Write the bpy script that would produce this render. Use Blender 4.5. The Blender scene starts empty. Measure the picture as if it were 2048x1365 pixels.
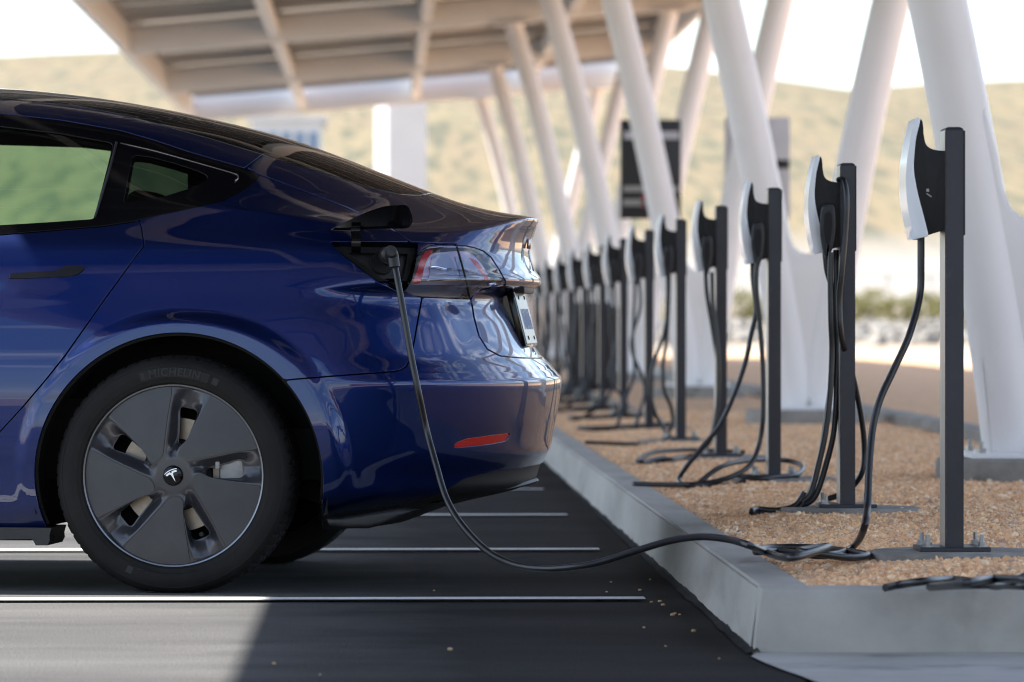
import bpy, bmesh, math, random
import numpy as np
from mathutils import Vector, Matrix
random.seed(7); rng = np.random.default_rng(7)
scene = bpy.context.scene
# ------------------------------------------------------------------ camera
F = 9805.0; CZ = 0.742; HX = 770.0; HY = 638.0
TH = math.atan((1024 - HX) / F)
cam_d = bpy.data.cameras.new("Camera"); cam = bpy.data.objects.new("Camera", cam_d)
scene.collection.objects.link(cam); scene.camera = cam
cam.location = (0, 0, CZ); cam.rotation_euler = (math.radians(90), 0, -TH)
cam_d.sensor_width = 36; cam_d.lens = F / 2048 * 36
cam_d.shift_y = -44.5 / 2048; cam_d.clip_start = 0.05; cam_d.clip_end = 6000
cam_d.dof.use_dof = True; cam_d.dof.focus_distance = 13.05; cam_d.dof.aperture_fstop = 5.6
cam_d.dof.aperture_blades = 0
# ------------------------------------------------------------------ world, sun, exposure
SUN = Vector((-0.705, 0.25, 1.0)).normalized()
elev = math.asin(SUN.z); azim = math.atan2(SUN.x, SUN.y)
w = bpy.data.worlds.new("World"); scene.world = w; w.use_nodes = True
nt = w.node_tree; nt.nodes.clear()
out = nt.nodes.new('ShaderNodeOutputWorld'); bg = nt.nodes.new('ShaderNodeBackground')
sky = nt.nodes.new('ShaderNodeTexSky'); sky.sky_type = 'NISHITA'; sky.sun_disc = False
sky.sun_elevation = elev; sky.sun_rotation = azim; sky.altitude = 600; sky.air_density = 1.0; sky.dust_density = 0.9; sky.ozone_density = 1.3
tc = nt.nodes.new('ShaderNodeTexCoord'); mp = nt.nodes.new('ShaderNodeMapping'); mp.inputs['Scale'].default_value = (1.0, 1.6, 3.4); mp.inputs['Rotation'].default_value = (0.15, 0.1, 0.5)
nz = nt.nodes.new('ShaderNodeTexNoise'); nz.inputs['Scale'].default_value = 2.6; nz.inputs['Detail'].default_value = 9; nz.inputs['Roughness'].default_value = 0.62; nz.inputs['Distortion'].default_value = 0.9
rp = nt.nodes.new('ShaderNodeValToRGB'); rp.color_ramp.elements[0].position = 0.47; rp.color_ramp.elements[0].color = (0, 0, 0, 1); rp.color_ramp.elements[1].position = 0.74; rp.color_ramp.elements[1].color = (.8, .8, .8, 1)
mx = nt.nodes.new('ShaderNodeMix'); mx.data_type = 'RGBA'; mx.inputs['B'].default_value = (11, 11.3, 12, 1)
nt.links.new(tc.outputs['Generated'], mp.inputs['Vector']); nt.links.new(mp.outputs[0], nz.inputs['Vector']); nt.links.new(nz.outputs['Fac'], rp.inputs['Fac'])
nt.links.new(rp.outputs['Color'], mx.inputs['Factor']); nt.links.new(sky.outputs[0], mx.inputs['A']); nt.links.new(mx.outputs['Result'], bg.inputs['Color'])
bg.inputs['Strength'].default_value = 0.115; nt.links.new(bg.outputs[0], out.inputs[0])
sd = bpy.data.lights.new("Sun", 'SUN'); so = bpy.data.objects.new("Sun", sd); scene.collection.objects.link(so)
sd.energy = 4.6; sd.angle = math.radians(0.53); sd.color = (1.0, 0.95, 0.87)
so.rotation_euler = SUN.to_track_quat('Z', 'Y').to_euler(); so.location = (-20, 10, 30)
scene.view_settings.view_transform = 'Standard'; scene.view_settings.look = 'None'
scene.view_settings.exposure = 1.62; scene.view_settings.gamma = 1
scene.cycles.use_denoising = True; scene.cycles.pixel_filter_type = 'BLACKMAN_HARRIS'; scene.cycles.filter_width = 1.05; scene.cycles.max_bounces = 8; scene.cycles.transparent_max_bounces = 16
scene.cycles.caustics_reflective = False; scene.cycles.caustics_refractive = False; scene.cycles.sample_clamp_indirect = 6

# ------------------------------------------------------------------ helpers
ST, CT = math.sin(TH), math.cos(TH)
def at(px, py, Y):
    """point on world plane y=Y seen at photo pixel (px,py)"""
    r = (px - 1024) / F
    dx, dy = r * CT + ST, -r * ST + CT
    t = Y / dy
    return Vector((dx * t, Y, CZ + (HY - py) / F * t))
def atz(px, py, Z):
    t = (CZ - Z) * F / (py - HY); r = (px - 1024) / F
    return Vector(((r * CT + ST) * t, (-r * ST + CT) * t, Z))
def project(P):
    P = np.asarray(P); d = P[..., 0] * ST + P[..., 1] * CT; r = P[..., 0] * CT - P[..., 1] * ST
    return np.stack([1024 + F * r / d, HY - (P[..., 2] - CZ) * F / d], -1)
COL = scene.collection
def tag(o, label=None, cat=None, group=None, kind=None):
    if label: o['label'] = label
    if cat: o['category'] = cat
    if group: o['group'] = group
    if kind: o['kind'] = kind
    return o
def empty(name, loc=(0, 0, 0)):
    o = bpy.data.objects.new(name, None); COL.objects.link(o); o.location = loc; o.empty_display_size = .1; return o
def link_mesh(name, me, mat, parent=None):
    o = bpy.data.objects.new(name, me); COL.objects.link(o)
    if mat is not None:
        for m in (mat if isinstance(mat, (list, tuple)) else [mat]): me.materials.append(m)
    if parent is not None:
        o.parent = parent
        base = Vector(parent.location)
        if parent.parent is not None: base = base + Vector(parent.parent.location)
        o.location = -base if base.length else (0, 0, 0)
    return o
def obj(name, bm, mat, parent=None, smooth=True, angle=35):
    """meshes are written in world coordinates; parent offset is removed"""
    me = bpy.data.meshes.new(name)
    bmesh.ops.recalc_face_normals(bm, faces=bm.faces)
    bm.to_mesh(me); bm.free()
    if smooth:
        for p in me.polygons: p.use_smooth = True
        me.set_sharp_from_angle(angle=math.radians(angle))
    return link_mesh(name, me, mat, parent)
def BM(): return bmesh.new()
def bx(bm, c, s, rot=None, bevel=0.0, seg=2):
    r = bmesh.ops.create_cube(bm, size=1.0); vs = r['verts']
    M = Matrix.Translation(Vector(c)) @ (rot.to_4x4() if rot is not None else Matrix.Identity(4)) @ Matrix.Diagonal((s[0], s[1], s[2], 1))
    bmesh.ops.transform(bm, matrix=M, verts=vs)
    if bevel > 0:
        es = list({e for v in vs for e in v.link_edges})
        bmesh.ops.bevel(bm, geom=es, offset=bevel, segments=seg, profile=0.6, affect='EDGES')
    return vs
def cyl(bm, p0, p1, r0, r1=None, n=24, cap=True):
    p0, p1 = Vector(p0), Vector(p1); r1 = r0 if r1 is None else r1
    q = (p1 - p0).to_track_quat('Z', 'Y').to_matrix()
    a = [bm.verts.new(p0 + q @ Vector((math.cos(t) * r0, math.sin(t) * r0, 0))) for t in [2 * math.pi * i / n for i in range(n)]]
    b = [bm.verts.new(p1 + q @ Vector((math.cos(t) * r1, math.sin(t) * r1, 0))) for t in [2 * math.pi * i / n for i in range(n)]]
    for i in range(n): bm.faces.new((a[i], a[(i + 1) % n], b[(i + 1) % n], b[i]))
    if cap: bm.faces.new(a[::-1]); bm.faces.new(b)
def catmull(pts, k=8):
    P = [Vector(p) for p in pts]; P = [P[0] * 2 - P[1]] + P + [P[-1] * 2 - P[-2]]; o = []
    for i in range(1, len(P) - 2):
        for j in range(k):
            t = j / k; a, b, c, d = P[i - 1], P[i], P[i + 1], P[i + 2]
            o.append(0.5 * ((2 * b) + (c - a) * t + (2 * a - 5 * b + 4 * c - d) * t * t + (3 * b - a - 3 * c + d) * t ** 3))
    o.append(P[-2]); return o
def tube(bm, pts, r, n=10, k=8, taper=None):
    P = catmull(pts, k); up = Vector((0, 1, 0.01)); prev = None
    for i, p in enumerate(P):
        T = (P[min(i + 1, len(P) - 1)] - P[max(i - 1, 0)]).normalized()
        if prev is None: N = T.orthogonal().normalized()
        else: N = (N - T * N.dot(T)).normalized()
        B = T.cross(N); rr = r if taper is None else r * taper(i / (len(P) - 1))
        ring = [bm.verts.new(p + (N * math.cos(2 * math.pi * j / n) + B * math.sin(2 * math.pi * j / n)) * rr) for j in range(n)]
        if prev: 
            for j in range(n): bm.faces.new((prev[j], prev[(j + 1) % n], ring[(j + 1) % n], ring[j]))
        else: bm.faces.new(ring[::-1])
        prev = ring
    bm.faces.new(prev)
def prism(bm, pts2, y0, y1, bevel=0.0, seg=3, f=None):
    """polygon given as (x,z) extruded from y0 to y1"""
    vs = [bm.verts.new((p[0], y0, p[1])) for p in pts2]; fa = bm.faces.new(vs)
    r = bmesh.ops.extrude_face_region(bm, geom=[fa]); nv = [g for g in r['geom'] if isinstance(g, bmesh.types.BMVert)]
    for v in nv: v.co.y = y1
    if bevel > 0:
        es = [e for v in vs + nv for e in v.link_edges if abs(e.verts[0].co.y - e.verts[1].co.y) < 1e-6]
        bmesh.ops.bevel(bm, geom=list(set(es)), offset=bevel, segments=seg, profile=0.55, affect='EDGES')
    return vs + nv
def smooth_poly(pts, k=5, closed=True):
    n = len(pts); o = []
    for i in range(n):
        a, b, c, d = [Vector(pts[(i + j) % n]) for j in (-1, 0, 1, 2)]
        for j in range(k):
            t = j / k; o.append(0.5 * ((2 * b) + (c - a) * t + (2 * a - 5 * b + 4 * c - d) * t * t + (3 * b - a - 3 * c + d) * t ** 3))
    return o

# ------------------------------------------------------------------ materials
def mat(name, col=(.5, .5, .5), rough=.5, metal=0.0, **kw):
    m = bpy.data.materials.new(name); m.use_nodes = True; b = m.node_tree.nodes['Principled BSDF']
    b.inputs['Base Color'].default_value = (*col, 1); b.inputs['Roughness'].default_value = rough; b.inputs['Metallic'].default_value = metal
    for k, v in kw.items(): b.inputs[k.replace('_', ' ')].default_value = v
    return m
def N(m, t, **kw):
    n = m.node_tree.nodes.new(t)
    for k, v in kw.items():
        if hasattr(n, k): setattr(n, k, v)
        else: n.inputs[k].default_value = v
    return n
def L(m, a, b): m.node_tree.links.new(a, b)
def noisy(name, c1, c2, scale=5, rough=.7, detail=6, bump=0.0, bscale=None, lo=.35, hi=.65, vscale=(1, 1, 1), metal=0, c3=None, s3=1.0, lo3=.5, hi3=.6, rough_var=0.0, bdist=.01, **kw):
    m = mat(name, c1, rough, metal, **kw); b = m.node_tree.nodes['Principled BSDF']
    tc = N(m, 'ShaderNodeTexCoord'); mp = N(m, 'ShaderNodeMapping'); mp.inputs['Scale'].default_value = vscale; L(m, tc.outputs['Object'], mp.inputs['Vector'])
    n1 = N(m, 'ShaderNodeTexNoise'); n1.inputs['Scale'].default_value = scale; n1.inputs['Detail'].default_value = detail; n1.inputs['Roughness'].default_value = .6; L(m, mp.outputs[0], n1.inputs['Vector'])
    r = N(m, 'ShaderNodeValToRGB'); r.color_ramp.elements[0].position = lo; r.color_ramp.elements[1].position = hi
    r.color_ramp.elements[0].color = (*c1, 1); r.color_ramp.elements[1].color = (*c2, 1); L(m, n1.outputs['Fac'], r.inputs['Fac']); res = r.outputs['Color']
    if c3:
        n3 = N(m, 'ShaderNodeTexNoise'); n3.inputs['Scale'].default_value = s3; n3.inputs['Detail'].default_value = 7; L(m, mp.outputs[0], n3.inputs['Vector'])
        r3 = N(m, 'ShaderNodeMapRange'); r3.inputs['From Min'].default_value = lo3; r3.inputs['From Max'].default_value = hi3; L(m, n3.outputs['Fac'], r3.inputs['Value'])
        x = N(m, 'ShaderNodeMix', data_type='RGBA'); L(m, r3.outputs[0], x.inputs['Factor']); L(m, res, x.inputs['A']); x.inputs['B'].default_value = (*c3, 1); res = x.outputs['Result']
    L(m, res, b.inputs['Base Color'])
    if rough_var:
        rr = N(m, 'ShaderNodeMapRange'); rr.inputs['To Min'].default_value = rough - rough_var; rr.inputs['To Max'].default_value = rough + rough_var; L(m, n1.outputs['Fac'], rr.inputs['Value']); L(m, rr.outputs[0], b.inputs['Roughness'])
    if bump:
        n2 = N(m, 'ShaderNodeTexNoise'); n2.inputs['Scale'].default_value = bscale or scale * 4; n2.inputs['Detail'].default_value = 5; L(m, mp.outputs[0], n2.inputs['Vector'])
        bp = N(m, 'ShaderNodeBump'); bp.inputs['Strength'].default_value = bump; bp.inputs['Distance'].default_value = bdist; L(m, n2.outputs['Fac'], bp.inputs['Height']); L(m, bp.outputs[0], b.inputs['Normal'])
    return m
M = {}
M['paint'] = mat('blue_car_paint', (.0001, .0115, .092), .38, .88, Coat_Weight=1.0, Coat_Roughness=.0, Coat_IOR=1.52)
b_ = M['paint'].node_tree.nodes['Principled BSDF']
_v = N(M['paint'], 'ShaderNodeTexVoronoi', Scale=1400.0); _tc = N(M['paint'], 'ShaderNodeTexCoord'); L(M['paint'], _tc.outputs['Object'], _v.inputs['Vector'])
_r = N(M['paint'], 'ShaderNodeMapRange'); _r.inputs['To Min'].default_value = .36; _r.inputs['To Max'].default_value = .5; L(M['paint'], _v.outputs['Distance'], _r.inputs['Value']); L(M['paint'], _r.outputs[0], b_.inputs['Roughness'])
M['blackgloss'] = mat('gloss_black_trim', (.003, .003, .004), .10, 0, Specular_IOR_Level=.3)
M['blackplastic'] = noisy('black_plastic', (.006, .006, .007), (.010, .010, .012), 60, .50, bump=.06, bscale=500)
M['matteblack'] = mat('matt_black', (.006, .006, .007), .8)
M['void'] = mat('inner_black', (.002, .002, .002), .95)
M['roofglass'] = mat('dark_roof_glass', (.003, .0035, .004), .015, 0, IOR=1.55)
M['chrome'] = mat('satin_chrome', (.55, .56, .58), .18, 1)
M['tyre'] = noisy('tyre_rubber', (.006, .0056, .0055), (.012, .0111, .0107), 9, .72, bump=.08, bscale=160, rough_var=.08, Specular_IOR_Level=.22)
M['tyretext'] = mat('tyre_raised_rubber', (.019, .018, .0175), .55, 0, Specular_IOR_Level=.3)
M['cover'] = noisy('grey_wheel_cover', (.034, .035, .041), (.043, .044, .050), 12, .38, metal=.2, bump=.03, bscale=900)
M['channel'] = mat('dark_glossy_rim', (.044, .045, .053), .22, .35)
M['rimedge'] = mat('machined_rim_edge', (.17, .18, .2), .3, .9)
M['disc'] = noisy('brake_disc_steel', (.20, .18, .16), (.30, .25, .20), 30, .38, metal=.9)
M['caliper'] = noisy('cast_caliper', (.22, .22, .22), (.32, .32, .32), 20, .5, metal=.6)
M['red'] = mat('red_reflector', (.40, .003, .004), .25, 0, Coat_Weight=.5)
M['charger_white'] = mat('pearl_white_shell', (.74, .78, .82), .28, .0, Coat_Weight=.5, Coat_Roughness=.10)
M['charger_black'] = noisy('charger_black', (.005, .005, .006), (.008, .008, .009), 40, .5, bump=.04, bscale=400, Specular_IOR_Level=.3)
M['post'] = noisy('charcoal_post_paint', (.024, .024, .030), (.032, .032, .039), 6, .42, metal=.2, bump=.02, bscale=300, c3=(.06, .06, .065), s3=9, lo3=.66, hi3=.8)
M['postside'] = noisy('lit_post_side', (.30, .30, .29), (.42, .41, .39), 8, .34, metal=.7, vscale=(1, 1, .3))  # left post face: the light it catches is put into a paler colour
M['cable'] = noisy('black_cable', (.009, .009, .010), (.016, .016, .018), 25, .36, bump=.05, bscale=220)
M['steel'] = noisy('galvanised_steel', (.28, .28, .27), (.42, .42, .41), 60, .4, metal=.8)
M['concrete'] = noisy('kerb_concrete', (.33, .312, .28), (.45, .425, .385), 3.4, .78, detail=11, bump=.3, bscale=60, vscale=(1, .22, 1), c3=(.22, .21, .185), s3=5, lo3=.55, hi3=.8, bdist=.004)
M['footing'] = noisy('footing_concrete', (.22, .21, .19), (.34, .32, .29), 6, .85, bump=.5, bscale=50, c3=(.13, .12, .11), s3=9, lo3=.55, hi3=.75)
M['columnpaint'] = noisy('off_white_steel_paint', (.80, .765, .745), (.85, .82, .80), 1.2, .42, c3=(.70, .67, .64), s3=2.2, lo3=.6, hi3=.9)
M['canopypaint'] = noisy('canopy_beige_paint', (.76, .75, .735), (.82, .81, .795), .8, .5)
M['panel'] = noisy('solar_panel_underside', (.024, .024, .025), (.040, .040, .041), .9, .22, vscale=(1, 4, 1), Specular_IOR_Level=.8)
M['deck'] = noisy('canopy_louvre', (.50, .49, .475), (.58, .57, .55), 2, .55)

M['line'] = noisy('road_line_paint', (.62, .62, .60), (.74, .74, .72), 7, .65, bump=.3, bscale=120, c3=(.28, .28, .28), s3=55, lo3=.6, hi3=.72, bdist=.002)
M['gravelbase'] = noisy('gravel_fines', (.62, .36, .20), (.78, .50, .30), 55, .9, bump=1.0, bscale=90, c3=(.22, .15, .10), s3=20, lo3=.5, hi3=.7, bdist=.01)

def asphalt():
    m = noisy('asphalt', (.064, .064, .066), (.116, .115, .114), .9, .72, detail=10, bump=.55, bscale=150, c3=(.13, .129, .127), s3=1.3, lo3=.5, hi3=.75, vscale=(.35, 1.3, 1), bdist=.004)
    b = m.node_tree.nodes['Principled BSDF']; tc = N(m, 'ShaderNodeTexCoord'); src = b.inputs['Base Color'].links[0].from_socket
    n = N(m, 'ShaderNodeTexNoise', Scale=230.0); n.inputs['Detail'].default_value = 2; L(m, tc.outputs['Object'], n.inputs['Vector'])
    r = N(m, 'ShaderNodeMapRange'); r.inputs['From Min'].default_value = .35; r.inputs['From Max'].default_value = .7; r.inputs['To Min'].default_value = .55; r.inputs['To Max'].default_value = 1.8; L(m, n.outputs['Fac'], r.inputs['Value'])
    # sealed strip by the kerb, plus canopy shade darkened into the colour, ragged edge
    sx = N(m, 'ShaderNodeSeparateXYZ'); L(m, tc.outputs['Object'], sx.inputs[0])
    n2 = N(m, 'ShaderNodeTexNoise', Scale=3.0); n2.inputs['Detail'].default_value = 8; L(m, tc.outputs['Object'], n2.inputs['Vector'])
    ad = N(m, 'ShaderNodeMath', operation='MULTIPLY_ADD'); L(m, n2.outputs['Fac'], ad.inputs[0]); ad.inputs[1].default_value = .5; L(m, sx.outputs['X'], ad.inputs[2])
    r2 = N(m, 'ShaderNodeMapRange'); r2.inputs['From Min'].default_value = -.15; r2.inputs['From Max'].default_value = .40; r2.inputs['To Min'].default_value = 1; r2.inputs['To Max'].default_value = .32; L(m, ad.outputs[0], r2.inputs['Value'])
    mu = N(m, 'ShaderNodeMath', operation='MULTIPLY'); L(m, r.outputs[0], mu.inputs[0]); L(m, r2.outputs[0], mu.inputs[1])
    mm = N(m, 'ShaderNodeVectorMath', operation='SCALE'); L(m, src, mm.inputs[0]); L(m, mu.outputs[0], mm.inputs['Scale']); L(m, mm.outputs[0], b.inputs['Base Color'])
    return m
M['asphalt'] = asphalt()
for k_ in ('asphalt', 'concrete', 'footing', 'gravelbase', 'line'): M[k_].node_tree.nodes['Principled BSDF'].inputs['Specular IOR Level'].default_value = .03 if k_ in ('asphalt', 'line') else .15
def glass(name, tint, refl_r=.0, ior=1.5, base=None, mixb=0.0):
    m = bpy.data.materials.new(name); m.use_nodes = True; t = m.node_tree; t.nodes.clear()
    o = N(m, 'ShaderNodeOutputMaterial'); tr = N(m, 'ShaderNodeBsdfTransparent'); tr.inputs['Color'].default_value = (*tint, 1)
    gl = N(m, 'ShaderNodeBsdfGlossy'); gl.inputs['Roughness'].default_value = refl_r; gl.inputs['Color'].default_value = (1, 1, 1, 1)
    fr = N(m, 'ShaderNodeFresnel'); fr.inputs['IOR'].default_value = ior; mxs = N(m, 'ShaderNodeMixShader')
    L(m, fr.outputs[0], mxs.inputs['Fac']); L(m, gl.outputs[0], mxs.inputs[2])
    if base:
        df = N(m, 'ShaderNodeBsdfDiffuse'); df.inputs['Color'].default_value = (*base, 1); m2 = N(m, 'ShaderNodeMixShader'); m2.inputs['Fac'].default_value = mixb
        L(m, tr.outputs[0], m2.inputs[1]); L(m, df.outputs[0], m2.inputs[2]); L(m, m2.outputs[0], mxs.inputs[1])
    else: L(m, tr.outputs[0], mxs.inputs[1])
    L(m, mxs.outputs[0], o.inputs[0]); return m
M['glass'] = glass('green_tinted_glass', (.52, .68, .57))
M['qglass'] = glass('privacy_glass', (.045, .07, .066))
M['lens'] = glass('clear_tail_lens', (.86, .84, .90), 0, 1.5, (.5, .5, .6), .05)

# ================================================================== CAR SURFACE
ALPHA = math.radians(7.0)                     # the car stands slightly askew in its bay, tail towards the camera
axR = -0.5727 + .905 * math.sin(ALPHA); YC = 13.27 + .905 * math.cos(ALPHA)   # rear axle centre (world)
CA, SA = math.cos(ALPHA), math.sin(ALPHA)
def w2c(x, y): x, y = x - axR, y - YC; return x * CA - y * SA + axR, x * SA + y * CA + YC     # world -> car frame
def c2w(p): x, y = p[0] - axR, p[1] - YC; return Vector((x * CA + y * SA + axR, -x * SA + y * CA + YC, p[2]))
_cx, _cy = w2c(0, 0)
def atc(px, py, Y):
    r = (px - 1024) / F; dx, dy = r * CT + ST, -r * ST + CT; dx, dy = dx * CA - dy * SA, dx * SA + dy * CA
    t = (Y - _cy) / dy; return Vector((_cx + dx * t, Y, CZ + (HY - py) / F * t))
def projc(P):
    P = np.asarray(P); x, y = P[..., 0] - axR, P[..., 1] - YC
    return project(np.stack([x * CA + y * SA + axR, -x * SA + y * CA + YC, P[..., 2]], -1))
def pchip(x, y):
    x = np.array(x, float); y = np.array(y, float); o = np.argsort(x); x, y = x[o], y[o]
    h = np.diff(x); d = np.diff(y) / h; m = np.zeros_like(y)
    for i in range(1, len(x) - 1):
        if d[i - 1] * d[i] > 0:
            w1, w2 = 2 * h[i] + h[i - 1], h[i] + 2 * h[i - 1]; m[i] = (w1 + w2) / (w1 / d[i - 1] + w2 / d[i])
    m[0], m[-1] = d[0], d[-1]
    def f(q):
        q = np.clip(np.asarray(q, float), x[0], x[-1]); i = np.clip(np.searchsorted(x, q) - 1, 0, len(h) - 1); t = (q - x[i]) / h[i]
        return (y[i] * (1 + 2 * t) * (1 - t) ** 2 + m[i] * h[i] * t * (1 - t) ** 2 + y[i + 1] * t * t * (3 - 2 * t) + m[i + 1] * h[i] * t * t * (t - 1))
    return f
def ss(a, b, x):
    t = np.clip((x - a) / (b - a), 0, 1); return t * t * (3 - 2 * t)
# rear silhouette, photo pixels on the centre plane
rear_px = [(-420,174),(-200,176),(0,181),(172,196),(344,223),(482,253),(585,280),(700,321),(759,344),(862,384),(934,409),(1005,426),(1050,433),(1071,436),(1078,441),
    (1075,451),(1067,468),(1060,488),(1058,505),(1061,522),(1069,542),(1078,555),(1080,562),(1078,570),(1066,577),(1044,582),(1030,588),(1024,600),(1042,642),(1061,684),(1079,711),(1087,718),(1104,736),(1114,748),
    (1121,757),(1121.5,765),(1119,790),(1112,832),(1105,866),(1102,884),(1100,893),(1092,912),(1083,928),(1077,945),(1074,958),(1060,972),(1010,986),(930,1004),(800,1050)]
_rp = [atc(a, b, YC + .10) for a, b in rear_px]
ZTOP = _rp[0].z
f_xr = pchip([p.z for p in _rp], [p.x for p in _rp])
f_W = pchip([.12,.18,.24,.32,.42,.52,.60,.70,.80,.93,.945,1.0,1.03,1.12,1.22,1.29,1.335,1.36,1.38,1.395,ZTOP],
            [.84,.875,.897,.912,.922,.925,.921,.905,.881,.846,.839,.800,.781,.738,.676,.630,.588,.545,.465,.35,.0])
f_W2 = pchip([.12,.18,.24,.32,.42,.52,.567,.574,.62,.70,.80,.93,.945,1.0,1.03,1.12,1.22,1.29,1.335,1.36,1.38,1.395,ZTOP],
             [.76,.81,.845,.875,.900,.918,.925,.924,.907,.887,.864,.831,.824,.787,.770,.718,.664,.618,.578,.535,.455,.34,.0])
f_a = pchip([.12,.3,.45,.57,.62,.80,.90,.97,1.02,1.04,1.10,1.2,1.3,ZTOP], [.50,.52,.54,.56,.53,.50,.48,.50,.58,.75,.85,.80,.75,.8])
f_n = pchip([.12,.4,.57,.8,.95,1.03,1.1,1.2,ZTOP], [2.3,2.4,2.45,2.5,2.45,2.3,2.5,2.8,2.6])
XFE = axR - 2.875 - .845
f_xf = pchip([.12,.2,.35,.5,.60,.68,.74,.80,.87,.93,.97,1.02,1.12,1.22,1.31,1.36,1.385,1.395,ZTOP], [XFE+v for v in (.15,.05,.01,.0,.02,.08,.2,.5,.85,1.15,1.35,1.48,1.68,1.9,2.15,2.38,2.58,2.7,2.85)])
f_af = pchip([.12,.5,.7,.8,.95,1.1,1.3,ZTOP], [.7,.75,.8,.9,.7,.6,.5,.5])
# levels
zl = np.concatenate([np.linspace(.13,.55,56)[:-1], np.linspace(.55,.60,16)[:-1], np.linspace(.60,.82,34)[:-1], np.linspace(.82,.86,14)[:-1], np.linspace(.86,1.0,30)[:-1], np.linspace(1.0,1.10,46)[:-1],
    np.linspace(1.10,1.30,44)[:-1], np.linspace(1.30,1.39,40)[:-1], ZTOP - (ZTOP - 1.39) * (1 - np.linspace(0, .995, 22)) ** 2])
def smooth_arr(v, k=2):
    v = v.copy()
    for _ in range(k): v[1:-1] = .25 * v[:-2] + .5 * v[1:-1] + .25 * v[2:]
    return v
XR, A_, N_ = smooth_arr(f_xr(zl), 1), f_a(zl), f_n(zl); XF, AF = f_xf(zl), f_af(zl)
WX, WX2 = f_W(zl), f_W2(zl)
XS = XR - A_; XFS = XF + AF
XB = np.minimum(-1.45, XS - .06); XFS = np.minimum(XFS, XB - .02)
XLINE = smooth_arr(np.where((zl > .626) & (zl < .845), np.interp(zl, [.626, .845], [float(f_xr(np.array(.626))), float(f_xr(np.array(.845)))]), XR), 4)
NF, NM, NR, NCR = 26, 46, 130, 150
cols = []
ph = np.linspace(0, math.pi / 2, NF)
for p in ph[:-1]: cols.append(('f', p))
for t in np.linspace(0, 1, NM)[:-1]: cols.append(('m', t))
for t in np.linspace(0, 1, NR)[:-1]: cols.append(('s', t))
for p in np.linspace(0, math.pi / 2, NCR): cols.append(('r', p))
axF = axR - 2.875
AX_R, AZ_R, AR = atc(357, 957, YC - .91).x, atc(357, 957, YC - .91).z, 291 / 738
nC, nL = len(cols), len(zl)
G = np.zeros((nL, nC, 3))                      # local: x world, y lateral (+ towards camera), z
for j, (k, t) in enumerate(cols):
    if k == 'f':
        x = XFS - AF * np.cos(t) ** (2 / 2.4); y = WX * max(np.sin(t), 0) ** (2 / 2.4)
    elif k == 'm': x = XFS + (XB - XFS) * t; y = WX.copy()
    elif k == 's': x = XB + (XS - XB) * t; y = WX.copy()
    else:
        x = XS + A_ * np.sin(t) ** (2 / N_); wgt = ss(axR + .27, axR + .72, x); y = (WX * (1 - wgt) + WX2 * wgt) * max(np.cos(t), 0) ** (2 / N_)
    if k != 'r' :
        wgt = ss(axR + .27, axR + .72, x); y = y * (1 - wgt) + wgt * WX2 * (y / np.maximum(WX, 1e-6))
    y = y * (1 - .012 * ((x + 1.9) / 1.9) ** 2)
    z = zl.copy()
    x = x + np.clip(XLINE - XR, 0, .2) * ss(.58, .84, np.abs(y)) * ss(axR + .5, axR + .8, x)
    # deck / spoiler droop towards the corners
    xe = f_xr(np.array([1.03]))[0]
    dr = ss(.05, .80, np.abs(y)) ** 1.2 * ss(xe - .75, xe - .12, x) * ss(.89, 1.05, z) * (1 - ss(1.08, 1.30, z))
    z = z - .058 * dr
    # wheel-arch lips
    for (ax, az) in ((AX_R, AZ_R), (AX_R - 2.875, AZ_R)):
        r = np.sqrt((x - ax) ** 2 + (z - az) ** 2)
        wd = .050 + .022 * ss(0, .35, x - ax)
        yr_ = .9285 - .06 * np.maximum(z - .45, 0)
        y = y + np.clip(yr_ - y, .003, .05) * ss(.16, .52, z) * (1 - ss(AR + wd * .50, AR + wd * 1.20, r)) * ss(.6, .8, y) * (z < .95)
    G[:, j, 0], G[:, j, 1], G[:, j, 2] = x, y, z
Gw = G.copy(); Gw[..., 1] = YC - G[..., 1]
du = np.gradient(Gw, axis=1); dv = np.gradient(Gw, axis=0)
NRM = np.cross(du, dv); NRM /= np.maximum(np.linalg.norm(NRM, axis=2, keepdims=True), 1e-9)
# make them point outward (towards camera on the side)
if NRM[30, NF + NM + 20, 1] > 0: NRM = -NRM
NRM[:, -1, 1] = 0; NRM[:, 0, 1] = 0; NRM /= np.maximum(np.linalg.norm(NRM, axis=2, keepdims=True), 1e-9)
NRM[-1] = (0, 0, 1)
PX = projc(Gw)                               # photo pixel of every surface point (used only to lay out shut lines)
V0 = Gw.reshape(-1, 3); N0 = NRM.reshape(-1, 3); U0 = PX.reshape(-1, 2)
_i = np.arange(nL * nC).reshape(nL, nC)
q = np.stack([_i[:-1, :-1], _i[:-1, 1:], _i[1:, 1:], _i[1:, :-1]], -1).reshape(-1, 4)
TRI = np.concatenate([q[:, [0, 1, 2]], q[:, [0, 2, 3]]])
def sdpoly(P, poly):
    poly = np.array(poly, float); A = poly; B = np.roll(poly, -1, axis=0); d = np.full(len(P), 1e9); ins = np.zeros(len(P), bool)
    for a, b in zip(A, B):
        e = b - a; w_ = P - a; t = np.clip((w_ @ e) / max(e @ e, 1e-12), 0, 1); d = np.minimum(d, np.linalg.norm(w_ - t[:, None] * e, axis=1))
        c = ((a[1] > P[:, 1]) != (b[1] > P[:, 1])) & (P[:, 0] < (b[0] - a[0]) * (P[:, 1] - a[1]) / ((b[1] - a[1]) if b[1] != a[1] else 1e-9) + a[0])
        ins ^= c
    return np.where(ins, -d, d)
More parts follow.
